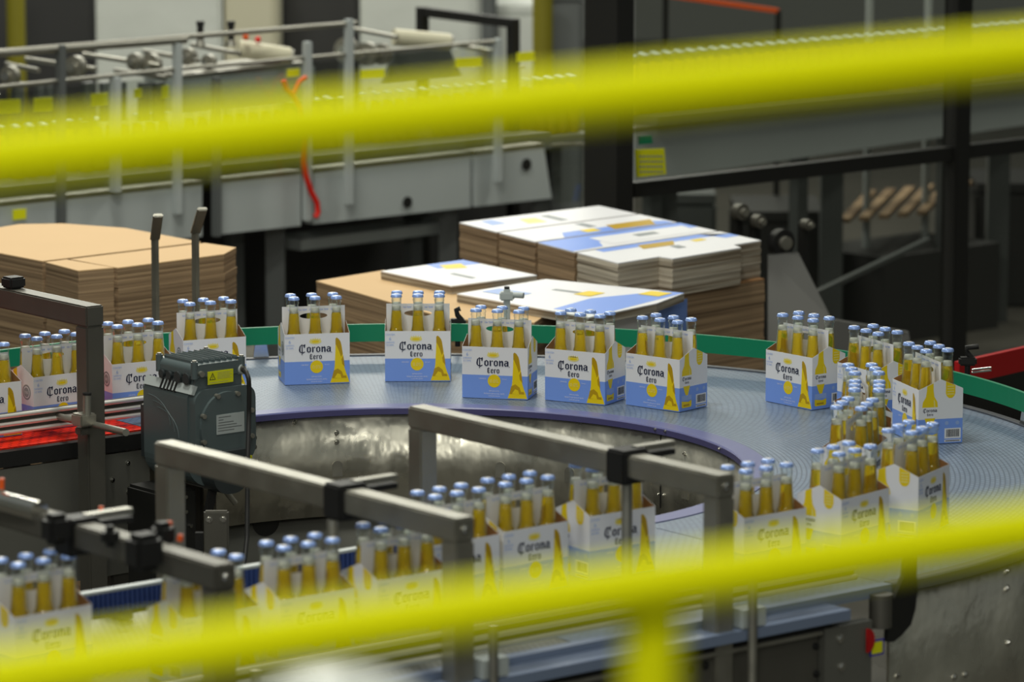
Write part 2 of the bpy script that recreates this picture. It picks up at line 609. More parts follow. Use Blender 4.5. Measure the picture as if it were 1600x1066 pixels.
# green guide rail round the outside, continuing along the upper straight
gr = thing('guide_rail', 'green plastic guide rail bending behind the far row of cartons', 'guide rail', (CX, CY, ZB))
mb = MB()
G0, G1 = 1.722, 1.734
sweep(mb, [(G0, 1.046), (G1, 1.046), (G1, 1.098), (G0, 1.098)], M['green'], a0=A0, a1=-0.12, smooth=False)
strip(mb, UP, 0.0, 2.6, G0, G1, 1.046, 1.098, M['green'])
mb.build('green_strip', gr)
mb = MB()
sweep(mb, [(G1, 1.055), (G1 + 0.012, 1.055), (G1 + 0.012, 1.085), (G1, 1.085)], M['steel'], a0=A0, a1=-0.12, smooth=False)
mb.build('backing_bar', gr)
for a in (1.85, 1.34, 0.72, 0.353, -0.05):
    mb = MB()
    p0 = ringpt(a, RO - 0.004, ZB + 0.003)
    p1 = ringpt(a, RO + 0.0, ZB + 0.07)
    t = Vector((-math.sin(a), math.cos(a), 0)) * 0.016
    e = ringpt(a, 1, 0) - ringpt(a, 0, 0)
    vs = [p0 - t * 1.5, p0 + t * 1.5, p1 + t * 0.8, p1 - t * 0.8]
    vs += [v - e * 0.006 for v in vs]
    mb.add(vs, [(0, 1, 2, 3), (7, 6, 5, 4), (0, 4, 5, 1), (1, 5, 6, 2), (2, 6, 7, 3), (3, 7, 4, 0)], M['chrome'])
    mb.bar(p1 - Vector((0, 0, 0.005)), ringpt(a, G1 + 0.012, 1.068), 0.018, 0.012, M['chrome'])
    mb.build('bracket', gr)
# two black clamp levers and a square post with a cross clamp
for px, py, Y, dx in [(715, 500, 12.07, -1), (1512, 560, 11.35, -1)]:
    p = at_y(px, py, Y)
    mb = MB()
    mb.box(p + Vector((0, 0, -0.008)), (0.05, 0.03, 0.024), M['blackplastic'], bev=0.005)
    mb.tube([p + Vector((0.012, 0, 0)), p + Vector((0.0, 0, 0.014)), p + Vector((-0.004, 0, 0.03)), p + Vector((0.008 if px < 800 else 0.03, 0, 0.034))], 0.008, M['blackplastic'])
    mb.cyl(p + Vector((0, 0, -0.08)), p, 0.008, M['blackplastic'])
    mb.build('clamp_lever', gr)
p = at_y(1530, 575, 11.3)
mb = MB()
for k in (0, 1):
    q = p + Vector((0, 0, -0.008 * k))
    mb.cyl(q + Vector((-0.02, 0, -0.005)), q + Vector((0.03, -0.03, 0.006)), 0.0028, M['chrome'], 8)
mb.build('pin', gr)

pc = thing('clamp_post', 'small grey square post with cross clamp behind the third carton gap', 'post', at_y(792, 500, 12.15).to_tuple()[:2] + (ZB + 0.0,))
q = at_y(792, 450, 12.15)
mb = MB()
mb.box((q.x, q.y, (q.z - 0.003 + 0.0) / 2), (0.02, 0.02, q.z - 0.003), M['machgrey'], bev=0.002)
mb.build('post', pc)
mb = MB()
mb.box((q.x, q.y, q.z - 0.024), (0.044, 0.034, 0.026), M['machgrey'], bev=0.004)
mb.cyl((q.x + 0.02, q.y - 0.01, q.z - 0.02), (q.x + 0.05, q.y - 0.02, q.z - 0.02), 0.009, M['machgrey'])
mb.build('cross_clamp', pc)
mb = MB()
mb.box((q.x, q.y, q.z + 0.001), (0.016, 0.016, 0.006), M['blackplastic'])
mb.build('end_plug', pc)

# ================================================================== STRAIGHT CONVEYORS
uc = thing('straight_conveyor', 'far straight conveyor with bright red modular belt at the left edge', 'conveyor', UP(0.4, 1.3, 0))
mb = MB()
strip(mb, UP, 0.215, 2.6, RI + 0.02, RO - 0.03, ZB - 0.02, ZB - 0.0006, M['beltred'], uv=True)
mb.build('red_belt', uc)
mb = MB()
strip(mb, UP, 0.003, 0.21, RI + 0.062, RO - 0.03, ZB - 0.02, ZB - 0.0006, M['belt'], uv=True)
mb.build('transfer_plate', uc)
mb = MB()
strip(mb, UP, 0.003, 0.21, RI, RI + 0.06, ZB - 0.02, ZB + 0.001, M['rim'])
mb.build('blue_end_strip', uc)
mb = MB()
strip(mb, UP, 0.23, 2.6, RI - 0.012, RI + 0.018, ZB - 0.045, ZB - 0.004, M['blackplastic'])
strip(mb, UP, 0.003, 2.6, RO - 0.028, RO, ZB - 0.045, ZB, M['blackplastic'])
mb.build('wear_strip', uc)
mb = MB()
strip(mb, UP, 0.23, 2.6, RI - 0.01, RI, 0.62, ZB - 0.05, M['panel'])
strip(mb, UP, 0.23, 2.6, RO - 0.02, RO - 0.01, 0.62, ZB - 0.05, M['panel'])
mb.build('side_plate', uc)
for s_ in (0.32, 0.62, 1.6):
    for off in (RI + 0.03, RO - 0.06):
        mb = MB()
        p = UP(s_, off, 0)
        mb.bar(p, p + Vector((0, 0, ZB - 0.046)), 0.06, 0.06, M['steel_dark'], 0.006)
        mb.build('leg', uc)
for i in range(6):
    bolt_at(UP(0.3 + 0.05 * (i % 2), RI - 0.01, 0.92 - 0.04 * i), N2, 0.005, uc)

lc = thing('straight_conveyor', 'near straight conveyor with pale grey mesh belt and bolted steel side plates', 'conveyor', LO(0.6, 1.3, 0))
mb = MB()
strip(mb, LO, 0.003, 0.9, RI + 0.062, RO - 0.03, ZB - 0.02, ZB - 0.0006, M['belt'], uv=True)
mb.build('transfer_belt', lc)
mb = MB()
strip(mb, LO, 0.905, 3.2, RI + 0.062, RO - 0.03, ZB - 0.02, ZB - 0.0006, M['beltwhite'], uv=True)
mb.build('mesh_belt', lc)
mb = MB()
strip(mb, LO, 0.003, 0.9, RI, RI + 0.06, ZB - 0.02, ZB + 0.002, M['rim'])
strip(mb, LO, 0.003, 3.2, RO - 0.028, RO, ZB - 0.02, ZB + 0.003, M['rimgrey'])
strip(mb, LO, 0.2, 3.2, RO + 0.001, RO + 0.075, ZB - 0.035, ZB - 0.012, M['rimgrey'])
mb.build('edge_strip', lc)
mb = MB()
strip(mb, LO, 0.24, 3.2, RO + 0.0, RO + 0.055, ZB - 0.06, ZB - 0.036, M['blackplastic'])
mb.build('dark_gap', lc)  # black strip stands in for the dark open gap here
mb = MB()
strip(mb, LO, 0.27, 3.2, RO + 0.03, RO + 0.045, 0.68, ZB - 0.062, M['steel_dark'])
strip(mb, LO, 0.27, 3.2, RO + 0.03, RO + 0.062, ZB - 0.061, ZB - 0.052, M['steel'])
strip(mb, LO, 0.06, 3.2, RI, RI + 0.02, 0.68, ZB - 0.021, M['panel'])
mb.build('side_plate', lc)
mb = MB()
strip(mb, LO, 0.12, 0.262, RO + 0.03, RO + 0.06, 0.70, ZB - 0.05, M['panel'])
mb.build('end_plate', lc)
for s_ in (0.5, 1.4, 2.3):
    for off in (RI + 0.06, RO - 0.03):
        mb = MB()
        p = LO(s_, off, 0)
        mb.bar(p, p + Vector((0, 0, ZB - 0.021)), 0.06, 0.06, M['steel_dark'], 0.006)
        mb.build('leg', lc)
PL0 = LO(0, RO + 0.0455, 0)
for px, py, r in [(1313, 998, 0.008), (1315, 1042, 0.008), (1274, 1010, 0.006), (1275, 1053, 0.006), (1102, 1040, 0.007), (1080, 1046, 0.006)]:
    p = at_plane(px, py, PL0 + N2 * (0.015 if px > 1290 else 0), N2)
    bolt_at(p, N2, r, lc, M['chrome'] if px > 1290 else M['blackplastic'])
# ribbed blue side chain on the far side of the lower belt
bc = thing('guide_chain', 'ribbed dark blue side guide chain behind the near row of cartons', 'guide rail', LO(1.0, 0.985, ZB))
mb = MB()
strip(mb, LO, 0.62, 3.0, 0.975, 0.982, 1.026, 1.07, M['bluechain'])
s_ = 0.62
while s_ < 3.0:
    strip(mb, LO, s_, s_ + 0.006, 0.982, 0.988, 1.026, 1.069, M['bluechain'])
    s_ += 0.0125
mb.build('chain', bc)
mb = MB()
strip(mb, LO, 0.62, 3.0, 0.965, 0.985, 1.071, 1.077, M['silver'])
mb.build('top_strip', bc)
for s_ in (0.75, 1.5, 2.2):
    mb = MB()
    strip(mb, LO, s_, s_ + 0.03, RI + 0.02, 0.974, 1.0025, 1.03, M['steel_dark'])
    mb.build('bracket', bc)


def guide(fn, s0, s1, off, sgn, label, zb=1.03):
    """aluminium side rail: two round lines on a channel"""
    g = thing('guide_rail', label, 'guide rail', fn(s0, off, ZB))
    mb = MB()
    strip(mb, fn, s0, s1, off, off + 0.008 * sgn, zb, zb + 0.055, M['steel_dark'])
    mb.build('channel', g)
    for k, z in enumerate((zb + 0.006, zb + 0.027, zb + 0.049)):
        mb = MB()
        mb.cyl(fn(s0, off - 0.006 * sgn, z), fn(s1, off - 0.006 * sgn, z), 0.0065, M['alu'], 12)
        mb.build('rod', g)
    return g


g1 = guide(UP, 0.12, 2.6, 0.955, 1, 'polished steel guide rail in front of the far cartons, left of the motor', 1.02)
g2 = guide(LO, 0.12, 3.2, 1.765, -1, 'aluminium guide rail along the near edge of the lower belt', 1.03)
for s_ in (0.55, 1.26, 1.85):
    mb = MB()
    strip(mb, LO, s_ - 0.10, s_ - 0.034, 1.792, 1.838, 0.991, 1.03, M['silver'])
    bq_ = mb.build('bracket', g2)
    mb = MB()
    mb.cyl(LO(s_ - 0.085, 1.838, 1.01), LO(s_ - 0.085, 1.862, 1.01), 0.012, M['chrome'], 14)
    mb.build('knob', bq_)
    mb = MB()
    mb.cyl(LO(s_ - 0.05, 1.85, 0.66), LO(s_ - 0.05, 1.85, 1.10), 0.010, M['steel'], 14)
    mb.build('rod_post', g2)


# ------------------------------------------------------------------ gantries over the belts
def gantry(fn, s, z, label, clamp, o0=0.77, o1=1.80, w=0.05, foot0=0.0, m='steel', low=None, rs=0.0):
    t = thing('gantry_frame', label, 'steel frame', fn(s, o0, 0))
    mm = M[m]
    mb = MB()
    mb.bar(fn(s, o0 - w / 2, z - w / 2), fn(s, o1 + w / 2, z - w / 2), w, w, mm, 0.004)
    mb.build('crossbeam', t)
    for o in (o0, o1):
        mb = MB()
        mb.bar(fn(s, o, foot0), fn(s, o, z - w - 0.0005), w, w, mm, 0.004)
        mb.build('leg', t)
        mb = MB()
        mb.box(fn(s, o, foot0 + 0.006), (0.12, 0.12, 0.012), mm, Matrix.Rotation(TH, 3, 'Z'))
        mb.build('foot', t)
    if clamp:
        mb = MB()
        Rz = Matrix.Rotation(TH, 3, 'Z')
        mb.box(fn(s, clamp, z - 0.028), (0.075, 0.062, 0.075), M['blackplastic'], Rz, 0.005)
        mb.bar(fn(s - 0.02, clamp, z + 0.006), fn(s - 0.13, clamp, z + 0.006), 0.022, 0.012, M['steel'])
        mb.bar(fn(s - 0.02, clamp, z - 0.012), fn(s - 0.13, clamp, z - 0.012), 0.022, 0.012, M['blackplastic'])
        c = mb.build('clamp', t)
        for dz in (0.0, -0.05):
            p = fn(s, clamp, z - 0.003 + dz) + D2 * 0.0 + N2 * 0.0
            nn = (Vector((-0.2, -1, 0))).normalized()
            nn = -U2.cross(Vector((0, 0, 1))).normalized()
            bolt_at(fn(s + 0.02, clamp, z - 0.003 + dz) + N2 * 0.031, N2, 0.006, c)
        mb = MB()
        mb.cyl(fn(s + rs, clamp, z - 0.066), fn(s + rs, clamp, low or 1.13), 0.012, mm, 14)
        mb.build('drop_rod', t)
    bolt_at(fn(s, o1, z - w / 2) + N2 * (w / 2), N2, 0.008, t)
    return t


gantry(LO, 0.555, 1.33, 'grey square-tube frame arching over the near belt, rightmost of the lower frames', 1.50, low=1.03)
gantry(LO, 1.262, 1.33, 'grey square-tube frame arching over the near belt just right of the motor', 1.42, low=1.03, rs=0.033)
gantry(LO, 1.85, 1.315, 'dark steel frame at lower left with black clamps and orange knobs', 1.30, m='steel_dark', low=1.262)
fa = gantry(UP, 0.466, 1.375, 'steel frame at left edge standing between the far cartons and the motor', None, o0=0.77, o1=1.86, w=0.055, m='steel_dark')
# extra clamps and knobs on the dark lower-left frame
kn = thing('adjuster_unit', 'black clamp blocks with orange knobs on the dark lower-left frame', 'clamp', LO(1.85, 1.1, 1.33))
Rz = Matrix.Rotation(TH, 3, 'Z')
for px, py, sc in [(88, 826, 0.72), (225, 862, 0.85), (254, 836, 0.62), (172, 838, 0.5)]:
    p = at_z(px, py, 1.32)
    mb = MB()
    mb.box(p, (0.075 * sc, 0.07 * sc, 0.085 * sc), M['blackplastic'], Rz, 0.012)
    bk = mb.build('clamp_block', kn)
    mb = MB()
    mb.cyl(p + Vector((0.02, 0, 0.04 * sc)), p + Vector((0.02, 0, 0.06 * sc)), 0.016, M['motordark'], 14)
    mb.build('knob_base', bk)
for px, py, Y in [(2, 764, 8.3), (157, 808, 8.3), (264, 824, 8.0), (281, 845, 7.95)]:
    p = at_y(px, py, Y)
    mb = MB()
    mb.cyl(p, p + Vector((0.002, 0, 0.022 if px < 200 else 0.012)), 0.0065, M['orange'], 12, 0.005)
    mb.cyl(p - Vector((0, 0, 0.035)), p, 0.006, M['steel'], 8)
    mb.build('orange_knob', kn)

mb = MB()
mb.cyl(at_y(-30, 775, 8.35), at_y(62, 800, 8.2), 0.022, M['chrome'], 20)
mb.build('air_cylinder', kn)
mb = MB()
mb.box(UP(0.466, 1.14, 1.392), (0.05, 0.05, 0.03), M['blackplastic'], Rz, 0.005)
mb.build('top_clamp', fa)

# cross rod and clamp on the left frame
cr = thing('cross_clamp', 'steel clamp with crossing round rods on the left frame post', 'clamp', at_y(131, 655, 10.45))
mb = MB()
c = at_y(131, 655, 10.50)
mb.box(c, (0.05, 0.05, 0.032), M['steel'], Rz, 0.004)
mb.build('clamp_body', cr)
mb = MB()
mb.cyl(at_y(80, 648.4, 10.80), at_y(197, 676, 10.3), 0.0095, M['steel'], 14)
mb.build('cross_rod', cr)
mb = MB()
mb.cyl(at_y(136, 652, 10.49), at_y(136, 617, 10.49), 0.011, M['steel'], 14)
mb.build('upright_rod', cr)
mb = MB()
mb.cyl(at_y(136, 617.5, 10.49), at_y(136, 614, 10.49), 0.0118, M['blackplastic'], 14)
mb.build('end_cap', cr)
gb = thing('guide_clamp', 'small steel clamp gripping the guide rail at the left', 'clamp', at_y(63, 648, 10.9))
mb = MB()
mb.box(at_y(63, 648, 10.88), (0.03, 0.04, 0.03), M['steel'], Rz, 0.003)
gbm = mb.build('clamp_body', gb)
mb = MB()
p = at_y(130, 673, 10.52)
mb.box(p, (0.034, 0.03, 0.02), M['steel_dark'], Rz, 0.003)
mb.build('lower_clamp', cr)


# ================================================================== GEAR MOTOR
FO = Vector((-0.754, 10.6, 0.0))
mt = thing('gear_motor', 'dark grey electric gear motor with ribbed terminal box and yellow warning label', 'motor', (FO.x, FO.y, 0.88), TH)
MZ = 0.88   # local z = world z - MZ


def lbox(mb, x0, x1, y0, y1, z0, z1, m, bev=0.0):
    mb.box(((x0 + x1) / 2, (y0 + y1) / 2, (z0 + z1) / 2 - MZ), (x1 - x0, y1 - y0, z1 - z0), m, None, bev)


def lprism_y(mb, pts, y0, y1, m, smooth=False):
    """outline in x,z (world z) extruded along local y"""
    k = len(pts)
    vs = [(x, y0, z - MZ) for x, z in pts] + [(x, y1, z - MZ) for x, z in pts]
    mb.add(vs, [list(range(k)), list(range(k, 2 * k))[::-1]], m)
    mb.add(vs, [(i, k + i, k + (i + 1) % k, (i + 1) % k) for i in range(k)], m, smooth)


def rounded(x0, x1, z0, z1, rb, rt, n=8):
    pts = []
    for cx_, cz_, a0_, r in [(x1 - rt, z1 - rt, 0, rt), (x0 + rt, z1 - rt, PI / 2, rt), (x0 + rb, z0 + rb, PI, rb), (x1 - rb, z0 + rb, 1.5 * PI, rb)]:
        for k in range(n + 1):
            a = a0_ + PI / 2 * k / n
            pts.append((cx_ + r * math.cos(a), cz_ + r * math.sin(a)))
    return pts


mb = MB()
lprism_y(mb, rounded(-0.096, 0.098, 0.945, 1.155, 0.05, 0.035), 0.0, 0.03, M['motor'])
lprism_y(mb, rounded(-0.100, 0.100, 0.890, 1.150, 0.07, 0.02), 0.03, 0.235, M['motor'])
mb.build('housing', mt, False)
mb = MB()
lprism_y(mb, [(0.085 * math.cos(a) + 0.001, 1.053 + 0.085 * math.sin(a) * 1.08) for a in [2 * PI * k / 40 for k in range(40)]], -0.010, 0.0, M['motor'])
fc = mb.build('end_cover', mt, False)
for a in [PI / 8 + PI / 4 * k for k in range(8)]:
    mb = MB()
    x, z = 0.083 * math.cos(a), 1.053 + 0.09 * math.sin(a) - MZ
    mb.cyl((x, -0.004, z), (x, -0.017, z), 0.0065, M['steel'], 10)
    mb.build('screw', fc, False)
mb = MB()
lprism_y(mb, rounded(-0.06, 0.055, 0.875, 0.99, 0.05, 0.01), -0.03, 0.14, M['motordark'])
mb.build('gearbox', mt, False)
mb = MB()
lprism_y(mb, [(-0.036, 1.034), (0.052, 1.034), (0.052, 1.086), (-0.036, 1.086)], -0.0125, -0.0105, M['silver'])
np_ = mb.build('nameplate', mt, False)


def text_mesh(txt, size):
    cu = bpy.data.curves.new('t', 'FONT')
    cu.body = txt
    cu.size = size
    cu.align_x = 'CENTER'
    cu.resolution_u = 2
    o = bpy.data.objects.new('t', cu)
    COL.objects.link(o)
    bpy.context.view_layer.update()
    me = o.evaluated_get(bpy.context.evaluated_depsgraph_get()).to_mesh()
    vs = [v.co.copy() for v in me.vertices]
    fs = [list(p.vertices) for p in me.polygons]
    bpy.data.objects.remove(o)
    bpy.data.curves.remove(cu)
    return vs, fs


TXT = {}


def put_text(mb, txt, size, org, ux, uz, m, sx=1.0):
    key = (txt, size)
    if key not in TXT:
        TXT[key] = text_mesh(txt, size)
    vs, fs = TXT[key]
    org, ux, uz = Vector(org), Vector(ux), Vector(uz)
    mb.add([org + ux * v.x * sx + uz * v.y for v in vs], fs, m)


mb = MB()
for k, (x0, x1) in enumerate([(-0.03, 0.012), (-0.03, -0.012), (-0.03, 0.02), (-0.032, 0.03), (-0.032, 0.045), (-0.032, 0.02)]):
    z = 1.078 - 0.0072 * k - MZ
    n = max(3, int((x1 - x0) / 0.004))
    for i in range(n):
        xx = x0 + i * 0.004
        sl = 0.0
        mb.add([(xx, -0.0128, z + sl), (xx + 0.0028, -0.0128, z + sl), (xx + 0.0028, -0.0128, z + sl + 0.0022), (xx, -0.0128, z + sl + 0.0022)], [(0, 1, 2, 3)], M['black'])
mb.build('plate_print', np_, False)
# terminal box with ribbed lid
mb = MB()
lprism_y(mb, rounded(-0.088, 0.062, 1.145, 1.198, 0.008, 0.008), 0.012, 0.178, M['motor'])
lprism_y(mb, rounded(-0.092, 0.066, 1.188, 1.222, 0.006, 0.018), 0.005, 0.185, M['motor'])
for k in range(8):
    x = -0.078 + 0.0185 * k
    lbox(mb, x, x + 0.007, 0.02, 0.170, 1.219, 1.232, M['motor'], 0.003)
tb = mb.build('terminal_box', mt, False)
for x, y in [(-0.088, 0.012), (0.062, 0.012), (-0.088, 0.175), (0.062, 0.175)]:
    mb = MB()
    mb.cyl((x, y, 1.185 - MZ), (x, y, 1.230 - MZ), 0.0095, M['motor'], 14)
    mb.cyl((x, y, 1.230 - MZ), (x, y, 1.234 - MZ), 0.006, M['steel'], 10)
    mb.build('corner_post', tb, False)
for k, y in enumerate((0.04, 0.08, 0.12, 0.155)):
    mb = MB()
    mb.cyl((-0.0875, y, 1.182 - MZ), (-0.098, y, 1.182 - MZ), 0.015 if k < 2 else 0.011, M['motordark'], 20)
    mb.build('plug', tb, False)
for x in (-0.074, 0.056):
    mb = MB()
    mb.cyl((x, 0.006, 1.198 - MZ), (x, -0.004, 1.198 - MZ), 0.008, M['steel'], 12)
    mb.build('screw', tb, False)
mb = MB()
lbox(mb, -0.062, 0.050, 0.003, 0.005, 1.168, 1.212, M['label'])
sk = mb.build('warning_label', tb, False)
mb = MB()
y = 0.0026
tri = [(-0.056, 1.183), (-0.028, 1.183), (-0.042, 1.208)]
tri2 = [(-0.0515, 1.1853), (-0.0325, 1.1853), (-0.042, 1.202)]
mb.add([(x, y, z - MZ) for x, z in tri], [(0, 1, 2)], M['black'])
mb.add([(x, y - 0.0003, z - MZ) for x, z in tri2], [(0, 1, 2)], M['label'])
lbox(mb, -0.043, -0.041, y - 0.0009, y - 0.0005, 1.190, 1.197, M['black'])
lbox(mb, -0.043, -0.041, y - 0.0009, y - 0.0005, 1.187, 1.189, M['black'])
for k in range(5):
    for i in range(14 - 2 * (k % 2)):
        lbox(mb, -0.02 + 0.0046 * i, -0.0166 + 0.0046 * i, y - 0.0002, y, 1.205 - 0.005 * k, 1.2062 - 0.005 * k, M['greyprint'])
for i in range(18):
    lbox(mb, -0.056 + 0.0046 * i, -0.0528 + 0.0046 * i, y - 0.0002, y, 1.173, 1.1745, M['greyprint'])
mb.build('warning_print', sk, False)
sk.scale = (0.72, 1, 0.78)
sk.location = (-0.007, 0, 0.062)
# silver plates with black bars on the flank shoulder
mb = MB()
vs = [(-0.101, 0.01, 1.145), (-0.101, 0.235, 1.145), (-0.090, 0.235, 1.168), (-0.090, 0.01, 1.168)]
mb.add([(x, y, z - MZ) for x, y, z in vs] + [(x + 0.01, y, z - MZ - 0.004) for x, y, z in vs], [(3, 2, 1, 0), (0, 1, 5, 4), (1, 2, 6, 5), (2, 3, 7, 6), (3, 0, 4, 7), (4, 5, 6, 7)], M['silver'])
sp = mb.build('silver_plate', mt, False)
for k in range(5):
    mb = MB()
    y = 0.085 + 0.016 * k
    vs = [(-0.103, y, 1.143), (-0.103, y + 0.008, 1.143), (-0.091, y + 0.008, 1.169), (-0.091, y, 1.169)]
    mb.add([(a, b, c_ - MZ) for a, b, c_ in vs] + [(a + 0.006, b, c_ - MZ - 0.003) for a, b, c_ in vs], [(3, 2, 1, 0), (0, 1, 5, 4), (1, 2, 6, 5), (2, 3, 7, 6), (3, 0, 4, 7), (4, 5, 6, 7)], M['blackplastic'])
    mb.build('black_bar', sp, False)
# flank ribs: shallow curved ridges
for k in range(3):
    mb = MB()
    pts = [(-0.1005, 0.21 - 0.02 * k - 0.10 * math.sin(a), (1.12 - 0.015 * k) - 0.07 * (1 - math.cos(a)) - MZ) for a in [PI / 2 * i / 10 for i in range(11)]]
    mb.tube(pts, 0.0014, M['motor'], 6)
    mb.build('ridge', mt, False)
mb = MB()
lbox(mb, 0.03, 0.075, -0.014, -0.010, 0.958, 0.966, M['label'])
mb.build('yellow_plug', mt, False)
mb = MB()
mb.cyl((0.02, 0.05, 0), (0.06, 0.045, -0.05), 0.008, M['steel'], 12)
mb.build('drain_rod', mt, False)
mb = MB()
mb.box((-0.03, 0.03, -0.03), (0.022, 0.012, 0.07), M['blackplastic'], Matrix.Rotation(0.25, 3, 'Y'))
mb.build('strap', mt, False)
# shaft and mount reaching back to the conveyor
mb = MB()
mb.box((0.0, 0.262, 0.13), (0.16, 0.055, 0.16), M['motordark'], None, 0.01)
mb.build('mounting_flange', mt, False)
mb = MB()
mb.cyl(at_y(366, 578, 10.66), at_y(380, 577, 10.64), 0.014, M['silver'], 14)
mb.build('cable_gland', mt)
cb = MB()
pts = [at_y(x, y_, Y) for x, y_, Y in [(380, 578, 10.64), (385, 582, 10.6), (388.5, 592, 10.58), (389.5, 610, 10.58), (389, 650, 10.58), (387, 720, 10.5), (386.5, 790, 10.45), (386, 840, 10.4), (383, 870, 10.35), (377, 900, 10.3), (365, 960, 10.2)]]
sm = []
for i in range(len(pts) - 1):
    for k in range(4):
        sm.append(pts[i].lerp(pts[i + 1], k / 4))
sm.append(Vector((pts[-1].x - 0.05, pts[-1].y, 0.012)))
cb.tube(sm, 0.0065, M['blackplastic'], 10)
tag(cb.build('power_cable'), 'black cable hanging down from the right side of the grey motor', 'cable')

# support bracket with two bolts below the motor
sb = thing('support_bracket', 'dull steel bracket with two bolts standing below the motor', 'bracket', at_y(337, 900, 10.1).to_tuple()[:2] + (0,))
p = at_y(338, 798, 10.1)
mb = MB()
mb.box((p.x, p.y, p.z / 2), (0.062, 0.02, p.z), M['steel_dark'], None, 0.004)
mb.build('upright_plate', sb)
for dx in (-0.018, 0.018):
    bolt_at((p.x + dx, p.y - 0.010, p.z - 0.02), (0, -1, 0), 0.006, sb)
mb = MB()
mb.box((p.x - 0.045, p.y + 0.02, p.z / 2 - 0.03), (0.02, 0.02, p.z - 0.06), M['blackplastic'])
mb.build('rear_angle', sb)
# dark machine cabinet between the straights, under the motor
dk = thing('drive_cabinet', 'dark drive housing with bolts under the left side of the motor', 'cabinet', (-0.93, 10.66, 0), TH)
mb = MB()
mb.box((0, 0, 0.44), (0.12, 0.16, 0.88), M['blackpaint'], None, 0.008)
mb.build('housing', dk, False)
for x, z in [(0.02, 0.86), (0.02, 0.82), (-0.03, 0.80), (0.035, 0.78), (-0.02, 0.74), (0.03, 0.70), (-0.035, 0.66)]:
    mb = MB()
    mb.cyl((x, -0.08, z), (x, -0.088, z), 0.005, M['chrome'], 10)
    mb.build('bolt', dk, False)
gp = thing('side_cabinet', 'dim grey sheet-metal cabinet standing low between the two straight belts', 'cabinet', (-1.25, 9.6, 0), TH)
mb = MB()
mb.box((0, 0, 0.33), (0.9, 0.04, 0.66), M['panel'], None, 0.006)
mb.build('panel', gp, False)
mb = MB()
mb.box((0, 0, 0.666), (0.92, 0.06, 0.012), M['steel_dark'])
mb.build('cap_strip', gp, False)

# near edge fittings: sticker, red disc, curved strap bracket
p = at_plane(1370, 1012, LO(0, RO + 0.061, 0), N2)
st = thing('warning_sticker', 'small yellow sticker with blue border beside the red disc on the conveyor side', 'sticker', p)
mb = MB()
mb.box(p, (0.042, 0.0012, 0.036), M['labelblue'], Matrix.Rotation(TH, 3, 'Z'))
mb.build('border', st)
mb = MB()
mb.box(p + N2 * 0.001, (0.032, 0.0012, 0.026), M['label'], Matrix.Rotation(TH, 3, 'Z'))
mb.build('yellow_field', st)
mb = MB()
p = at_plane(1353, 1001, LO(0, RO + 0.063, 0), N2)
pts = [(0.022 * math.cos(a), 0.027 * math.sin(a)) for a in [-PI / 2 + PI * k / 16 for k in range(17)]]
k = len(pts)
vs = [p + U2 * x + Vector((0, 0, z)) for x, z in pts] + [p + N2 * 0.006 + U2 * x + Vector((0, 0, z)) for x, z in pts]
mb.add(vs, [list(range(k)), list(range(k, 2 * k))[::-1]] + [(i, k + i, k + (i + 1) % k, (i + 1) % k) for i in range(k)], M['redplastic'])
tag(mb.build('red_disc'), 'red half disc on the steel side plate at the lower right', 'disc')
bk = thing('strap_bracket', 'dark curved strap bracket on the outer edge of the bend, lower right', 'bracket', at_cyl(1410, 950, RO + 0.02, False))
mb = MB()
L_ = []
for px, w_, py in [(1419, 17, 860), (1417, 20, 900), (1413, 30, 920), (1405, 40, 950), (1400, 36, 975), (1392, 22, 992), (1386, 10, 1002)]:
    a = at_cyl(px - w_ / 2, py, RO + 0.02, False)
    b = at_cyl(px + w_ / 2, py, RO + 0.02, False)
    L_.append((a, b))
vs, fs = [], []
for a, b in L_:
    e = Vector((a.x - CX, a.y - CY, 0)).normalized() * 0.012
    vs += [a, b, b + e, a + e]
for i in range(len(L_) - 1):
    o = i * 4
    for j in range(4):
        fs.append((o + j, o + (j + 1) % 4, o + 4 + (j + 1) % 4, o + 4 + j))
fs += [(3, 2, 1, 0), (len(vs) - 4, len(vs) - 3, len(vs) - 2, len(vs) - 1)]
mb.add(vs, fs, M['blackpaint'])
mb.build('strap', bk)
mb = MB()
p = at_cyl(1376, 950, RO + 0.012, False)
mb.cyl((p.x, p.y, 0.915), (p.x, p.y, 0.99), 0.026, M['steel_dark'], 20)
mb.build('pivot', bk)

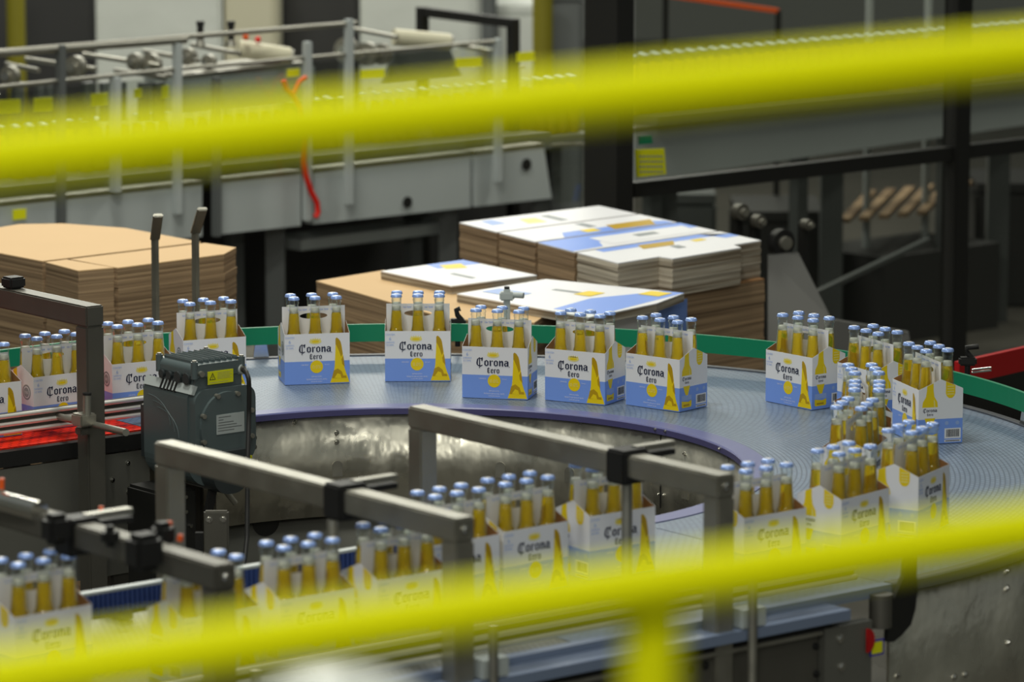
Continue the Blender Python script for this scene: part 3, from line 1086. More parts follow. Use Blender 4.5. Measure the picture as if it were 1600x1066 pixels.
# ================================================================== SIX-PACK CARTON
PW, PD, PH, PK = 0.188, 0.125, 0.1457, 0.172
HB = 0.2477
GL = {
    'o': (0.66, [[(0, .2), (.2, .08), (.2, .9), (0, .8)], [(.44, .1), (.64, .2), (.64, .8), (.44, .92)], [(.0, .8), (.2, .72), (.34, .82), (.44, .74), (.64, .8), (.34, 1.0)], [(0, .2), (.3, 0), (.64, .2), (.44, .26), (.32, .18), (.2, .26)]]),
    'r': (0.56, [[(.04, .1), (.15, 0), (.26, .1), (.26, .86), (.04, .86)], [(0, .82), (.15, 1), (.28, .84), (.15, .7)], [(.24, .72), (.42, 1.0), (.56, .84), (.46, .70), (.36, .78)]]),
    'n': (0.70, [[(.04, .1), (.15, 0), (.26, .1), (.26, .86), (.04, .86)], [(0, .82), (.15, 1), (.28, .84), (.15, .7)], [(.22, .76), (.46, 1.0), (.66, .82), (.46, .72), (.26, .66)], [(.45, .1), (.56, 0), (.68, .1), (.66, .84), (.45, .84)]]),
    'a': (0.70, [[(.0, .2), (.2, .1), (.2, .6), (0, .52)], [(0, .52), (.2, .6), (.46, .66), (.46, .52), (.2, .44)], [(.44, .1), (.56, 0), (.7, .14), (.66, .2), (.66, .84), (.44, .9)], [(0, .2), (.24, 0), (.46, .16), (.46, .28), (.3, .2), (.2, .26)], [(.04, .82), (.3, 1.0), (.66, .84), (.44, .76), (.3, .84), (.14, .7)]]),
    'e': (0.58, [[(0, .2), (.2, .1), (.2, .9), (0, .8)], [(0, .8), (.2, .72), (.34, .82), (.56, .8), (.32, 1.0)], [(.38, .55), (.56, .62), (.56, .82), (.38, .82)], [(.18, .42), (.56, .58), (.56, .66), (.18, .52)], [(0, .2), (.28, 0), (.56, .22), (.5, .3), (.3, .2), (.2, .26)]]),
    'C': (1.10, [[(0, .5), (.06, .2), (.26, .02), (.34, .12), (.24, .3), (.22, .55), (.26, .95), (.36, 1.2), (.3, 1.3), (.1, 1.05)],
                 [(.26, .02), (.6, -.12), (.98, .12), (.92, .22), (.6, .08), (.34, .14)],
                 [(.42, .12), (.52, .06), (.58, .14), (.56, 1.15), (.42, 1.25)],
                 [(.24, 1.2), (.5, 1.42), (.62, 1.26), (.96, 1.42), (1.0, 1.2), (.82, 1.06), (.6, 1.16), (.42, 1.2), (.3, 1.12)],
                 [(.74, .9), (.9, .78), (.98, 1.2), (.82, 1.2)],
                 [(.44, -.08), (.54, -.12), (.5, -.38), (.4, -.34)]]),
    'K': (0.70, [[(0, .2), (.2, .06), (.2, 1.1), (0, 1.0)], [(0, 1.0), (.2, .96), (.4, 1.12), (.66, .98), (.6, .86), (.38, 1.28), (.2, 1.22)], [(.28, .1), (.36, .1), (.36, 1.1), (.28, 1.06)], [(0, .2), (.3, 0), (.68, .22), (.62, .3), (.34, .16), (.2, .24)], [(.36, .52), (.56, .6), (.56, .68), (.36, .62)]]),
}


def face(kind):
    """map (u across from left, z up, lift) of an outer carton face to local 3-D"""
    e = 0.0004
    if kind == 'front':
        return lambda u, z, l=1: Vector((-PW / 2 + u, -PD / 2 - e * l, z))
    if kind == 'back':
        return lambda u, z, l=1: Vector((PW / 2 - u, PD / 2 + e * l, z))
    if kind == 'right':
        return lambda u, z, l=1: Vector((PW / 2 + e * l, -PD / 2 + u, z))
    return lambda u, z, l=1: Vector((-PW / 2 - e * l, PD / 2 - u, z))


def poly(mb, f, pts, m, l=1):
    pts = [(a / 100, b / 100) for a, b in pts]
    n = len(pts)
    A = sum(pts[i][0] * pts[(i + 1) % n][1] - pts[(i + 1) % n][0] * pts[i][1] for i in range(n))
    if A < 0:
        pts = pts[::-1]
    mb.add([f(a, b, l) for a, b in pts], [list(range(n))], m)


def disc(mb, f, cx_, cz_, r, m, l=1, n=24, rz=None, a0=0, a1=2 * PI):
    poly(mb, f, [(cx_ + r * math.cos(a0 + (a1 - a0) * k / n), cz_ + (rz or r) * math.sin(a0 + (a1 - a0) * k / n)) for k in range(n + (0 if a1 - a0 > 6.2 else 1))], m, l)


def black_letters(mb, f, word, x, z, h, width, m, l=2):
    tot = sum(GL[c][0] + 0.1 for c in word) - 0.1
    k = width / tot
    for c in word:
        wd, ps = GL[c]
        for i, p in enumerate(ps):
            # split slightly non-convex pieces with a fan from the centroid by letting Blender tessellate the n-gon
            poly(mb, f, [(x + a * k, z + b * h) for a, b in p], m, l + 0.1 * i)
        x += (wd + 0.1) * k


def small_text(mb, f, txt, cx_, cz_, size, m, l=2, sx=1.0):
    key = (txt, 1.0)
    if key not in TXT:
        TXT[key] = text_mesh(txt, 1.0)
    vs, fs = TXT[key]
    mb.add([f((cx_ + v.x * size * sx) / 100, (cz_ + v.y * size) / 100, l) for v in vs], fs, m)


def big_face(mb, f):
    BL = 6.6
    poly(mb, f, [(0, 0), (18.8, 0), (18.8, BL), (0, BL)], M['blue'], 0)
    poly(mb, f, [(0, BL), (18.8, BL), (18.8, 14.57), (0, 14.57)], M['white'], 0)
    # crown
    disc(mb, f, 8.9, 12.3, 1.75, M['cream'], 1, rz=0.75)
    for k in range(5):
        x = 7.6 + 0.65 * k
        poly(mb, f, [(x - 0.3, 12.7), (x + 0.3, 12.7), (x, 13.5 - 0.12 * abs(k - 2))], M['cream'], 1)
    disc(mb, f, 8.9, 12.25, 1.1, M['yellow'], 1.5, rz=0.28)
    for k in range(4):
        disc(mb, f, 8.1 + 0.53 * k, 12.62, 0.13, M['yellow'], 1.5, 8)
    black_letters(mb, f, 'Corona', 4.1, 9.15, 1.75, 9.3, M['navy'])
    poly(mb, f, [(13.45, 9.0), (13.65, 9.0), (13.65, 9.2), (13.45, 9.2)], M['navy'], 2)
    black_letters(mb, f, 'Kero', 7.25, 7.15, 1.3, 3.5, M['navy'])
    disc(mb, f, 9.2, 5.0, 1.85, M['yellow'], 1)
    small_text(mb, f, '0.0%', 9.2, 4.45, 1.5, M['cream'], 2, 0.9)
    small_text(mb, f, 'CERVEZA', 5.8, 5.45, 0.5, M['white'], 2)
    small_text(mb, f, 'SIN ALC', 12.2, 5.45, 0.4, M['white'], 2)
    small_text(mb, f, 'SEM ALCOOL', 9.2, 2.0, 0.5, M['white'], 2)
    small_text(mb, f, 'PRODUTO SEM ALCOOL 330 ML', 9.2, 1.2, 0.55, M['white'], 2, 0.75)
    small_text(mb, f, 'CONSUMIR GELADA', 9.2, 0.6, 0.42, M['white'], 2, 0.85)
    small_text(mb, f, 'CONTÉM', 1.5, 13.3, 0.75, M['paleblue'], 2, 0.85)
    small_text(mb, f, '6', 1.5, 11.9, 1.4, M['paleblue'], 2)
    small_text(mb, f, 'GARRAFAS', 1.5, 11.1, 0.7, M['paleblue'], 2, 0.75)
    small_text(mb, f, 'DE 330ML', 1.5, 10.3, 0.7, M['paleblue'], 2, 0.75)
    # yellow column of light
    poly(mb, f, [(13.1, 0.25), (13.75, 2.2), (14.15, 3.2), (14.4, 5.0), (14.6, 8.5), (14.7, 11.2), (16.4, 11.2), (16.6, 9.9), (17.0, 7.0), (17.2, 4.7), (17.7, 3.0), (18.2, 1.8), (18.65, 0.25)], M['yellow'], 1)
    poly(mb, f, [(14.7, 11.2), (14.7, 12.9), (15.0, 13.3), (15.6, 12.9), (16.15, 12.1), (16.4, 11.2)], M['gold'], 1)
    poly(mb, f, [(14.9, 11.2), (16.35, 11.2), (16.5, 10.2), (16.75, 8.6), (16.3, 7.6), (15.7, 9.4)], M['gold'], 1.6)
    poly(mb, f, [(16.9, 8.0), (17.1, 6.8), (17.35, 4.7), (16.6, 5.6), (16.4, 6.9)], M['gold'], 1.6)
    poly(mb, f, [(13.6, 1.5), (14.1, 3.7), (15.3, 4.3), (16.5, 3.4), (16.9, 2.2), (17.7, 2.2), (17.9, 1.5)], M['gold'], 1.4)
    poly(mb, f, [(14.3, 1.6), (15.2, 2.9), (16.1, 2.6), (16.4, 1.4)], M['yellow'], 1.8)


def roof(u):
    return 14.57 + (PK * 100 - 14.57) * (1 - abs(u - 6.25) / 6.25)


def bottle_print(mb, f, cx_, l=1):
    def cl(pts):
        return [(a, min(b, roof(a) - 0.05)) for a, b in pts]
    poly(mb, f, cl([(cx_ - 2.2, 9.8), (cx_ - 2.05, 11.2), (cx_ - 1.2, 12.6), (cx_ - 0.95, 14.2), (cx_ - 0.9, 16.8), (cx_ + 0.0, 16.8), (cx_ + 0.9, 16.8), (cx_ + 0.95, 14.2), (cx_ + 1.2, 12.6), (cx_ + 2.05, 11.2), (cx_ + 2.2, 9.8)]), M['yellow'], l)
    poly(mb, f, [(cx_ - 2.2, 6.9), (cx_ + 2.2, 6.9), (cx_ + 2.2, 9.8), (cx_ - 2.2, 9.8)], M['white'], l)
    black_letters(mb, f, 'Corona', cx_ - 1.95, 8.5, 0.75, 3.9, M['navy'], l + 1)
    black_letters(mb, f, 'Kero', cx_ - 0.8, 7.5, 0.6, 1.7, M['navy'], l + 1)
    poly(mb, f, [(cx_ - 1.5, 6.9), (cx_ + 1.5, 6.9), (cx_ + 1.0, 5.4), (cx_ + 0.6, 4.3), (cx_ - 0.4, 4.3), (cx_ - 1.0, 5.4)], M['yellow'], l)
    poly(mb, f, [(cx_ - 2.2, 2.9), (cx_ + 2.2, 2.9), (cx_ + 2.2, 4.3), (cx_ - 2.2, 4.3)], M['paleblue'], l)
    poly(mb, f, [(cx_ - 2.2, 1.3), (cx_ - 1.9, 0.9), (cx_ + 1.9, 0.9), (cx_ + 2.2, 1.3), (cx_ + 2.2, 2.8), (cx_ + 0.8, 2.4), (cx_ - 2.2, 2.8)], M['yellow'], l)
    poly(mb, f, [(cx_ - 1.4, 1.3), (cx_ + 1.2, 1.3), (cx_ + 1.2, 1.8), (cx_ - 1.4, 1.8)], M['gold'], l + 1)
    # shine along the bottle
    poly(mb, f, [(cx_ + 1.1, 9.8), (cx_ + 1.5, 9.8), (cx_ + 1.35, 11.4), (cx_ + 1.0, 12.0)], M['cream'], l + 1)


def side_face(mb, f, right=True):
    BL = 6.6
    poly(mb, f, [(0, 0), (12.5, 0), (12.5, BL), (0, BL)], M['blue'], 0)
    poly(mb, f, [(0, BL), (12.5, BL), (12.5, 14.57), (6.25, PK * 100), (0, 14.57)], M['white'], 0)
    bottle_print(mb, f, 3.2)
    if right:
        poly(mb, f, [(7.6, roof(7.6) - .05), (7.6, 13.4), (7.9, 12.6), (8.5, 12.1), (9.4, 12.1), (10.0, 12.6), (10.3, 13.4), (10.3, roof(10.3) - .05)], M['yellow'], 1)
        for k in range(4):
            poly(mb, f, [(8.0, 13.0 + 0.7 * k), (9.9, 13.0 + 0.7 * k), (9.9, 13.3 + 0.7 * k), (8.0, 13.3 + 0.7 * k)], M['cream'], 2)
        poly(mb, f, [(7.4, 1.25), (12.0, 1.25), (12.0, 4.0), (7.4, 4.0)], M['white'], 1)
        x = 7.9
        rnd = random.Random(3)
        while x < 11.4:
            w_ = rnd.choice((0.1, 0.16, 0.24))
            poly(mb, f, [(x, 1.7), (x + w_, 1.7), (x + w_, 3.7), (x, 3.7)], M['black'], 2)
            x += w_ + rnd.choice((0.1, 0.16))
        poly(mb, f, [(7.4, 0.35), (12.0, 0.35), (12.0, 0.95), (7.4, 0.95)], M['white'], 1)
        poly(mb, f, [(7.7, 0.55), (11.7, 0.55), (11.7, 0.75), (7.7, 0.75)], M['black'], 2)
        for k in range(2):
            disc(mb, f, 8.0 + 3.0 * k, 5.4, 0.55, M['paleblue'], 1, 12)
    else:
        disc(mb, f, 9.0, 10.1, 2.1, M['greyprint'], 1)
        disc(mb, f, 9.0, 10.1, 1.6, M['white'], 2)
        disc(mb, f, 9.0, 10.1, 1.35, M['greyprint'], 3)
        small_text(mb, f, '0.0%', 9.0, 9.7, 1.1, M['white'], 4, 0.8)


crt = thing('six_pack_carton', 'x', 'carton', (0, 0, 0), 0, 'six-pack cartons on the conveyor')
mb = MB()
big_face(mb, face('front'))
big_face(mb, face('back'))
side_face(mb, face('right'), True)
side_face(mb, face('left'), False)
# inner kraft faces and rims (0.6 mm board)
t_ = 0.0006
X, Y_ = PW / 2 - t_, PD / 2 - t_
k = M['kraft']
mb.add([(-X, -Y_, 0.001), (X, -Y_, 0.001), (X, -Y_, PH), (-X, -Y_, PH)], [(3, 2, 1, 0)], k)
mb.add([(-X, Y_, 0.001), (X, Y_, 0.001), (X, Y_, PH), (-X, Y_, PH)], [(0, 1, 2, 3)], k)
for sx in (-1, 1):
    mb.add([(sx * X, -Y_, 0.001), (sx * X, Y_, 0.001), (sx * X, Y_, PH), (sx * X, 0, PK), (sx * X, -Y_, PH)], [(0, 1, 2, 3, 4) if sx < 0 else (4, 3, 2, 1, 0)], M['cream'] if False else k)
    for a, b in (((-PD / 2, PH), (0, PK)), ((0, PK), (PD / 2, PH))):
        mb.add([(sx * PW / 2, a[0], a[1]), (sx * PW / 2, b[0], b[1]), (sx * X, b[0], b[1]), (sx * X, a[0], a[1])], [(0, 1, 2, 3)], M['white'])
mb.add([(-PW / 2, -PD / 2, 0.0008), (PW / 2, -PD / 2, 0.0008), (PW / 2, PD / 2, 0.0008), (-PW / 2, PD / 2, 0.0008)], [(0, 1, 2, 3)], k)
for sy in (-1, 1):
    mb.add([(-PW / 2, sy * PD / 2, PH), (PW / 2, sy * PD / 2, PH), (PW / 2, sy * Y_, PH), (-PW / 2, sy * Y_, PH)], [(0, 1, 2, 3)], M['white'])
mb.build('printed_body', crt, False)
# carrying handle: thin white divider with a slot hole
mb = MB()
hz0, hz1, hw = 0.10, 0.216, PW / 2 - 0.003
sx_, sz_, sc_ = 0.040, 0.009, 0.188        # slot half width / half height / centre z
for sy in (-1, 1):
    y = 0.0003 * sy
    ring = [(-hw, hz0), (hw, hz0), (hw, hz1 - 0.006), (hw - 0.004, hz1), (-hw + 0.004, hz1), (-hw, hz1 - 0.006)]
    # panel pieces round the slot
    P_ = []
    n = 10
    slot = [(sx_ * math.cos(a) * 1.0, sc_ + sz_ * math.sin(a)) for a in [2 * PI * i / (4 * n) for i in range(4 * n)]]
    outer = []
    for x, z in slot:
        ang = math.atan2((z - sc_) / sz_, x / sx_)
        cx_, sz2 = math.cos(ang), math.sin(ang)
        q = max(abs(cx_), abs(sz2))
        ox = hw * max(-1, min(1, cx_ / q))
        oz = sc_ + (hz1 - sc_) * max(-1, min(1, sz2 / q)) if sz2 > 0 else sc_ + (sc_ - 0.155) * max(-1, min(1, sz2 / q))
        outer.append((ox, oz))
    N_ = len(slot)
    vs = [(x, y, z) for x, z in slot] + [(x, y, z) for x, z in outer]
    fs = [(i, (i + 1) % N_, N_ + (i + 1) % N_, N_ + i) for i in range(N_)]
    mb.add(vs, fs, M['white'])
    mb.add([(-hw, y, hz0), (hw, y, hz0), (hw, y, 0.155), (-hw, y, 0.155)], [(0, 1, 2, 3)], M['white'])
    ux = Vector((1, 0, 0)) if sy < 0 else Vector((-1, 0, 0))
    for cx_ in (-0.062, -0.031, 0.0, 0.031, 0.062):
        put_text(mb, 'NA TEMP', 0.0078, (cx_ * (1 if sy < 0 else -1), y + 0.0003 * sy, hz1 - 0.013), ux, (0, 0, 1), M['blue'], 0.75)
hd = mb.build('handle', crt, False)

# ------------------------------------------------------------------ bottle
bt = thing('beer_bottle', 'x', 'bottle', (0, 0, 0), 0, 'beer bottles standing in the cartons')
outer = [(0.0, 0.001), (0.026, 0.001), (0.0298, 0.005), (0.0298, 0.105), (0.0285, 0.118), (0.0245, 0.132), (0.0205, 0.142), (0.0180, 0.152),
         (0.0168, 0.170), (0.0155, 0.188), (0.0142, 0.203), (0.0134, 0.215), (0.0131, 0.226), (0.0145, 0.228), (0.0147, 0.231), (0.0137, 0.234), (0.0135, 0.240)]
mb = MB()
mb.lathe(outer, M['glass'], 20)
gls = mb.build('glass', bt, False)
LV = 0.200
inner = [(0.0, 0.006), (0.024, 0.006), (0.0280, 0.010), (0.0280, 0.104), (0.0265, 0.118), (0.0226, 0.132), (0.0187, 0.142), (0.0162, 0.152),
         (0.0151, 0.170), (0.0139, 0.188), (0.0128, LV), (0.0, LV)]
mb = MB()
mb.lathe(inner, M['beer'], 20)
mb.build('beer', bt, False)
mb = MB()
mb.lathe([(0.0, LV + 0.0006), (0.0127, LV + 0.0006), (0.0119, 0.2115), (0.0105, 0.2135), (0.0, 0.213)], M['foam'], 16)
mb.build('foam', bt, False)
mb = MB()
n = 42
zt = HB
prof = [(0.0166, 0.2385, 1), (0.0164, 0.2405, 1), (0.0154, 0.2442, 0.2), (0.0138, zt - 0.0012, 0), (0.010, zt - 0.0003, 0), (0.0, zt, 0)]
vs = []
for r, z, w_ in prof:
    for i in range(n):
        rr = r - w_ * (0.0007 if i % 2 else 0)
        vs.append((rr * math.cos(2 * PI * i / n), rr * math.sin(2 * PI * i / n), z))
mb.add(vs, [(i * n + j, i * n + (j + 1) % n, (i + 1) * n + (j + 1) % n, (i + 1) * n + j) for i in range(len(prof) - 1) for j in range(n)], M['cap'], True)
mb.lathe([(0.0078, zt + 0.0001), (0.0, zt + 0.0004)], M['white'], 10)  # white disc, the cap's bright highlight put into the colour
mb.build('crown_cap', bt, False)

# name: (x, y of front-bottom centre, yaw, flipped, description)
PK_ = [
    ('X', -1.382, 10.688, .640, 0, 'carton cut by the left picture edge'),
    ('Y', -1.206, 10.853, .654, 0, 'carton partly behind the left frame post'),
    ('Z', -1.009, 11.051, .535, 0, 'carton between the left frame post and the motor'),
    ('A', -.842, 11.445, .411, 0, 'carton directly behind the motor'),
    ('B', -.556, 11.532, .206, 0, 'first carton right of the motor, far row'),
    ('C', -.270, 11.577, .004, 0, 'far-row carton left of the clamp post'),
    ('D', -.048, 11.293, -.222, 0, 'far-row carton in front of the clamp post'),
    ('E', .175, 11.230, -.493, 0, 'far-row carton right of the clamp post'),
    ('F', .388, 11.140, -.699, 0, 'carton before the wide gap on the bend'),
    ('G', .767, 11.184, -.887, 0, 'first carton right of the wide gap'),
    ('I', .933, 10.963, -1.098, 0, 'half-hidden carton on the outer right bend'),
    ('H', 1.043, 10.690, -1.289, 0, 'rightmost carton turned barcode side forward'),
    ('J', .839, 10.353, -1.512, 0, 'farthest end-on carton of the inner column'),
    ('K', .827, 10.113, -1.667, 0, 'middle end-on carton of the inner column'),
    ('L', .778, 9.874, -1.879, 0, 'nearest end-on carton of the inner column'),
    ('M3', .998, 9.504, 1.069, 1, 'blurred carton on the near right bend'),
    ('M2', .812, 9.226, .863, 1, 'blurred carton second from right, near row'),
    ('N1', .591, 9.010, .675, 1, 'near-row carton just right of the right frame leg'),
    ('Q', .249, 9.029, .646, 1, 'near-row carton left of the right frame leg'),
    ('P', .053, 8.863, .700, 1, 'near-row carton between the two grey frames'),
    ('O2', -.099, 8.723, .700, 1, 'near-row carton behind the middle frame beam'),
    ('O', -.206, 8.379, .689, 1, 'near-row carton left of the middle frame leg'),
    ('R', -.398, 8.197, .674, 1, 'near-row carton with the drop rod before it'),
    ('S', -.584, 8.035, .697, 1, 'near-row carton behind the dark frame leg'),
    ('M', -.922, 8.040, .725, 1, 'carton at the lower left corner'),
]
bx = [-0.0615, 0, 0.0615]
first = True
firstb = True
for nm, x, y, yaw, flip, desc in PK_:
    c = Vector((x, y, 0)) + Vector((-math.sin(yaw), math.cos(yaw), 0)) * (PD / 2)
    c.z = ZB + 0.0015
    o = crt if first else copy_tree(crt)
    first = False
    o.location = c
    yw = yaw + (PI if flip else 0)
    o.rotation_euler = (0, 0, yw)
    o['label'] = 'white and blue Corona Cero six-pack: ' .replace('Corona Cero ', '') + desc
    # bottles
    loc = []
    for sy in (-0.0305, 0.0305):
        for q in bx:
            p = c + Vector((q * math.cos(yaw) - sy * math.sin(yaw), q * math.sin(yaw) + sy * math.cos(yaw), 0))
            loc.append((p, sy, q))
    endon = abs(yaw) > 1.25
    for p, sy, q in loc:
        b = bt if firstb else copy_tree(bt)
        firstb = False
        b.location = (p.x, p.y, ZB + 0.0030)
        b.rotation_euler = (0, 0, random.uniform(0, 6))
        if endon:
            a = {-0.0615: 'far', 0: 'middle', 0.0615: 'near'}[q]
            s_ = 'left' if sy < 0 else 'right'
        else:
            a = 'front' if sy < 0 else 'rear'
            s_ = {-0.0615: 'left', 0: 'middle', 0.0615: 'right'}[q]
        b['label'] = 'blue-capped beer bottle, %s %s in the %s' % (a, s_, desc)

# ================================================================== CARDBOARD STACKS
def ground_poly(pts, z):
    return [at_z(a, b, z).to_tuple()[:2] for a, b in pts]


def pallet(x, y, lx, ly, rot, label):
    t = thing('wooden_pallet', label, 'pallet', (x, y, 0), rot)
    for k in range(3):
        mb = MB()
        mb.box((0, -ly / 2 + 0.05 + k * (ly - 0.1) / 2, 0.05), (lx, 0.09, 0.10), M['wood'])
        mb.build('runner', t, False)
    mb = MB()
    for k in range(7):
        mb.box((-lx / 2 + 0.05 + k * (lx - 0.1) / 6, 0, 0.111), (0.09, ly, 0.02), M['wood'])
    mb.build('deck', t, False)
    return t


def sheets(name, label, pts, z0, z1, group, edge, top, layer=0.0, seed=1, jit=0.006, cat='cardboard stack', prints=None):
    """a pile of flattened cartons; drawn as slabs that are shifted a little against each other"""
    rnd = random.Random(seed)
    cx_ = sum(p[0] for p in pts) / len(pts)
    cy_ = sum(p[1] for p in pts) / len(pts)
    t = thing(name, label, cat, (cx_, cy_, z0), 0, group)
    mb = MB()
    z = z0
    while z < z1 - 0.001:
        h = min(layer or (z1 - z0), z1 - z)
        if z1 - (z + h) < 0.004:
            h = z1 - z
        dx, dy = rnd.uniform(-jit, jit) * 0.5, rnd.uniform(-jit, jit) * 0.5
        if z + h >= z1 - 0.001:
            dx = dy = 0
        mb.prism([(a + dx, b + dy) for a, b in pts], z, z + h, edge, edge)
        z += h
    mb.build('sheets', t)
    mb = MB()
    mb.prism(pts, z1, z1 + 0.004, top, top)
    if prints:
        prints(mb, z1 + 0.0044)
    mb.build('top_sheet', t)
    return t


def shrink(p0, p1, p2, p3, g=0.004):
    return [p0, p1, p2, p3]


# tall printed stack (right): four piles side by side, blanks below them
ZT = 1.12
Lc, Fc = Vector(ground_poly([(716, 349)], ZT)[0]), Vector(ground_poly([(966, 413)], ZT)[0])
Bc, Rc = Vector(ground_poly([(934, 322.6)], ZT)[0]), Vector(ground_poly([(1189, 377.5)], ZT)[0])


def tp(u, v):
    """point on the tall stack's top: u from left corner to front corner, v from there to the back"""
    return (Lc + (Fc - Lc) * u) * (1 - v) + (Bc + (Rc - Bc) * u) * v


cuts = [0.0, 0.262, 0.508, 0.75, 1.0]


def tp_prints(u0, u1):
    def fn(mb, z):
        def q(pts, m, dz=0):
            vs = [(*tp(u0 + (u1 - u0) * a, b), z + dz) for a, b in pts]
            n = (Vector(vs[1]) - Vector(vs[0])).cross(Vector(vs[2]) - Vector(vs[0]))
            mb.add(vs if n.z > 0 else vs[::-1], [list(range(len(vs)))], m)
        if u0 < 0.2:
            q([(0.25, .5), (0.8, .5), (.8, .56), (.25, .56)], M['greyprint'])
            q([(.3, .34), (.7, .3), (.75, .42), (.35, .44)], M['cream'])
            q([(.1, .12), (.5, .1), (.5, .2), (.1, .2)], M['paleblue'])
        elif u0 < 0.4:
            q([(.62, .28), (1, .2), (1, .98), (.75, .98), (.62, .9)], M['blue'])
            q([(.5, .62), (.9, .58), (.95, .86), (.5, .94)], M['gold'], .0004)
            q([(.62, .4), (.85, .4), (.85, .5), (.62, .5)], M['yellow'], .0004)
            q([(.1, .5), (.5, .5), (.5, .56), (.1, .56)], M['greyprint'])
            q([(.3, .05), (1, .0), (1, .16), (.3, .18)], M['white'], .0002)
        elif u0 < 0.6:
            q([(0, 0), (.95, 0), (.9, .22), (.55, .28), (.5, 1), (0, 1)], M['blue'])
            q([(.2, .3), (.85, .3), (.85, .92), (.25, .95)], M['white'], .0004)
            q([(.4, .55), (.6, .55), (.6, .7), (.4, .7)], M['greyprint'], .0008)
        else:
            q([(0, .12), (.22, .12), (.25, 1), (.5, 1), (.5, .9), (.0, .85)], M['blue'])
            q([(.12, .38), (.42, .34), (.45, .55), (.16, .62)], M['gold'], .0004)
            q([(.3, .7), (.45, .7), (.45, .78), (.3, .78)], M['yellow'], .0004)
            q([(.5, .5), (.72, .5), (.72, .56), (.5, .56)], M['greyprint'], .0004)
    return fn


nm4 = ['leftmost', 'second from left', 'third from left', 'rightmost']
for i in range(4):
    u0, u1 = cuts[i] + 0.008, cuts[i + 1] - 0.008
    # front-right side steps in like die-cut blanks
    pts = [tp(u0, 0), tp(u1, 0), tp(u1 + (0.0 if i == 3 else 0), 0.62), tp(u1 + (0.02 if i == 3 else 0), 0.64), tp(u1 + (0.02 if i == 3 else 0), 1.0), tp(u0, 1.0)]
    pts = [tuple(p) for p in pts]
    if i == 3:
        pts = [tuple(tp(*q)) for q in [(u0, 0), (1.0, 0), (1.0, .28), (1.06, .30), (1.06, .78), (1.0, .80), (1.0, 1.0), (u0, 1.0)]]
    sheets('carton_blank_stack', 'printed carton pile, %s of four on the tall stack' % nm4[i], pts, 1.0, ZT, 'printed carton piles on the tall stack', M['edge'] if i < 3 else M['edgepale'], M['white'], 0.012, 10 + i, 0.004, prints=tp_prints(u0, u1))
base = [tuple(tp(*q)) for q in [(0.02, 0.02), (1.03, 0.02), (1.03, .99), (0.02, .99)]]
sheets('carton_blank_stack', 'brown-edged bundle of flat cartons under the four printed piles', base, 0.56, 0.995, None, M['edge'], M['kraft'], 0.03, 33, 0.005)
sheets('carton_blank_stack', 'lowest brown-edged bundle on the pallet under the tall stack', [tuple(tp(*q)) for q in [(0.03, 0.03), (1.05, 0.02), (1.06, .98), (0.03, .98)]], 0.1215, 0.555, None, M['edge'], M['kraft'], 0.03, 34, 0.005)
pc_ = tp(0.53, 0.5)
pallet(pc_.x, pc_.y, 1.2, 0.85, math.atan2((Fc - Lc).y, (Fc - Lc).x), 'wooden pallet under the tall printed stack')

# lower stack in front: brown top at left, printed piles above
ZL = 1.03
brown = ground_poly([(494, 441), (600, 424), (880, 476), (835, 506), (700, 500)], ZL)
sheets('cardboard_stack', 'low brown cardboard block behind the far cartons, in the middle', [brown[0], brown[1], brown[2], brown[3], brown[4]], 0.1215, ZL, None, M['edge'], M['brown'], 0.03, 5, 0.003)
cx_ = sum(p[0] for p in brown) / 5
cy_ = sum(p[1] for p in brown) / 5
pallet(cx_, cy_, 0.5, 0.9, TH, 'wooden pallet under the low brown block')
pp = ground_poly([(595, 424.5), (723, 407), (839, 431), (705, 448)], ZL + 0.03)


def flat_print(P, rows):
    P = [Vector(p) for p in P]

    def T(u, v):
        return (P[0] * (1 - u) + P[3] * u) * (1 - v) + (P[1] * (1 - u) + P[2] * u) * v

    def fn(mb, z):
        for k, (pts, m) in enumerate(rows):
            vs = [(*T(a, b), z + 0.0003 * k) for a, b in pts]
            n = (Vector(vs[1]) - Vector(vs[0])).cross(Vector(vs[2]) - Vector(vs[0]))
            mb.add(vs if n.z > 0 else vs[::-1], [list(range(len(vs)))], M[m])
    return fn


sheets('carton_blank_stack', 'thin printed pile lying at the back left of the low brown block', pp, ZL + 0.005, ZL + 0.028, None, M['edgepale'], M['white'], 0.008, 6, 0.003,
       prints=flat_print(pp, [([(0, .55), (.22, .5), (.25, 1), (0, 1)], 'blue'), ([(.1, .62), (.28, .55), (.35, .75), (.14, .85)], 'yellow'), ([(.5, .4), (.8, .4), (.8, .46), (.5, .46)], 'greyprint')]))
pq = ground_poly([(714, 460), (853, 437), (1069, 459), (1026, 475), (920, 497)], ZL + 0.03)
P4 = [pq[0], pq[1], pq[2], pq[4]]
sheets('carton_blank_stack', 'printed white and blue pile in front of the tall stack', [pq[0], pq[1], pq[2], pq[3], pq[4]], ZL + 0.005, ZL + 0.028, None, M['edgepale'], M['white'], 0.008, 7, 0.001,
       prints=flat_print(P4, [([(.7, 0.05), (1, 0.1), (1, 1), (.86, 1), (.66, .5)], 'blue'), ([(.3, .6), (.5, .6), (.5, .66), (.3, .66)], 'greyprint'), ([(.05, .2), (.3, .2), (.3, .4), (.05, .4)], 'paleblue'), ([(.5, .55), (.62, .55), (.62, .72), (.5, .72)], 'yellow'), ([(.8, .8), (.95, .8), (.95, .95), (.8, .95)], 'yellow')]))
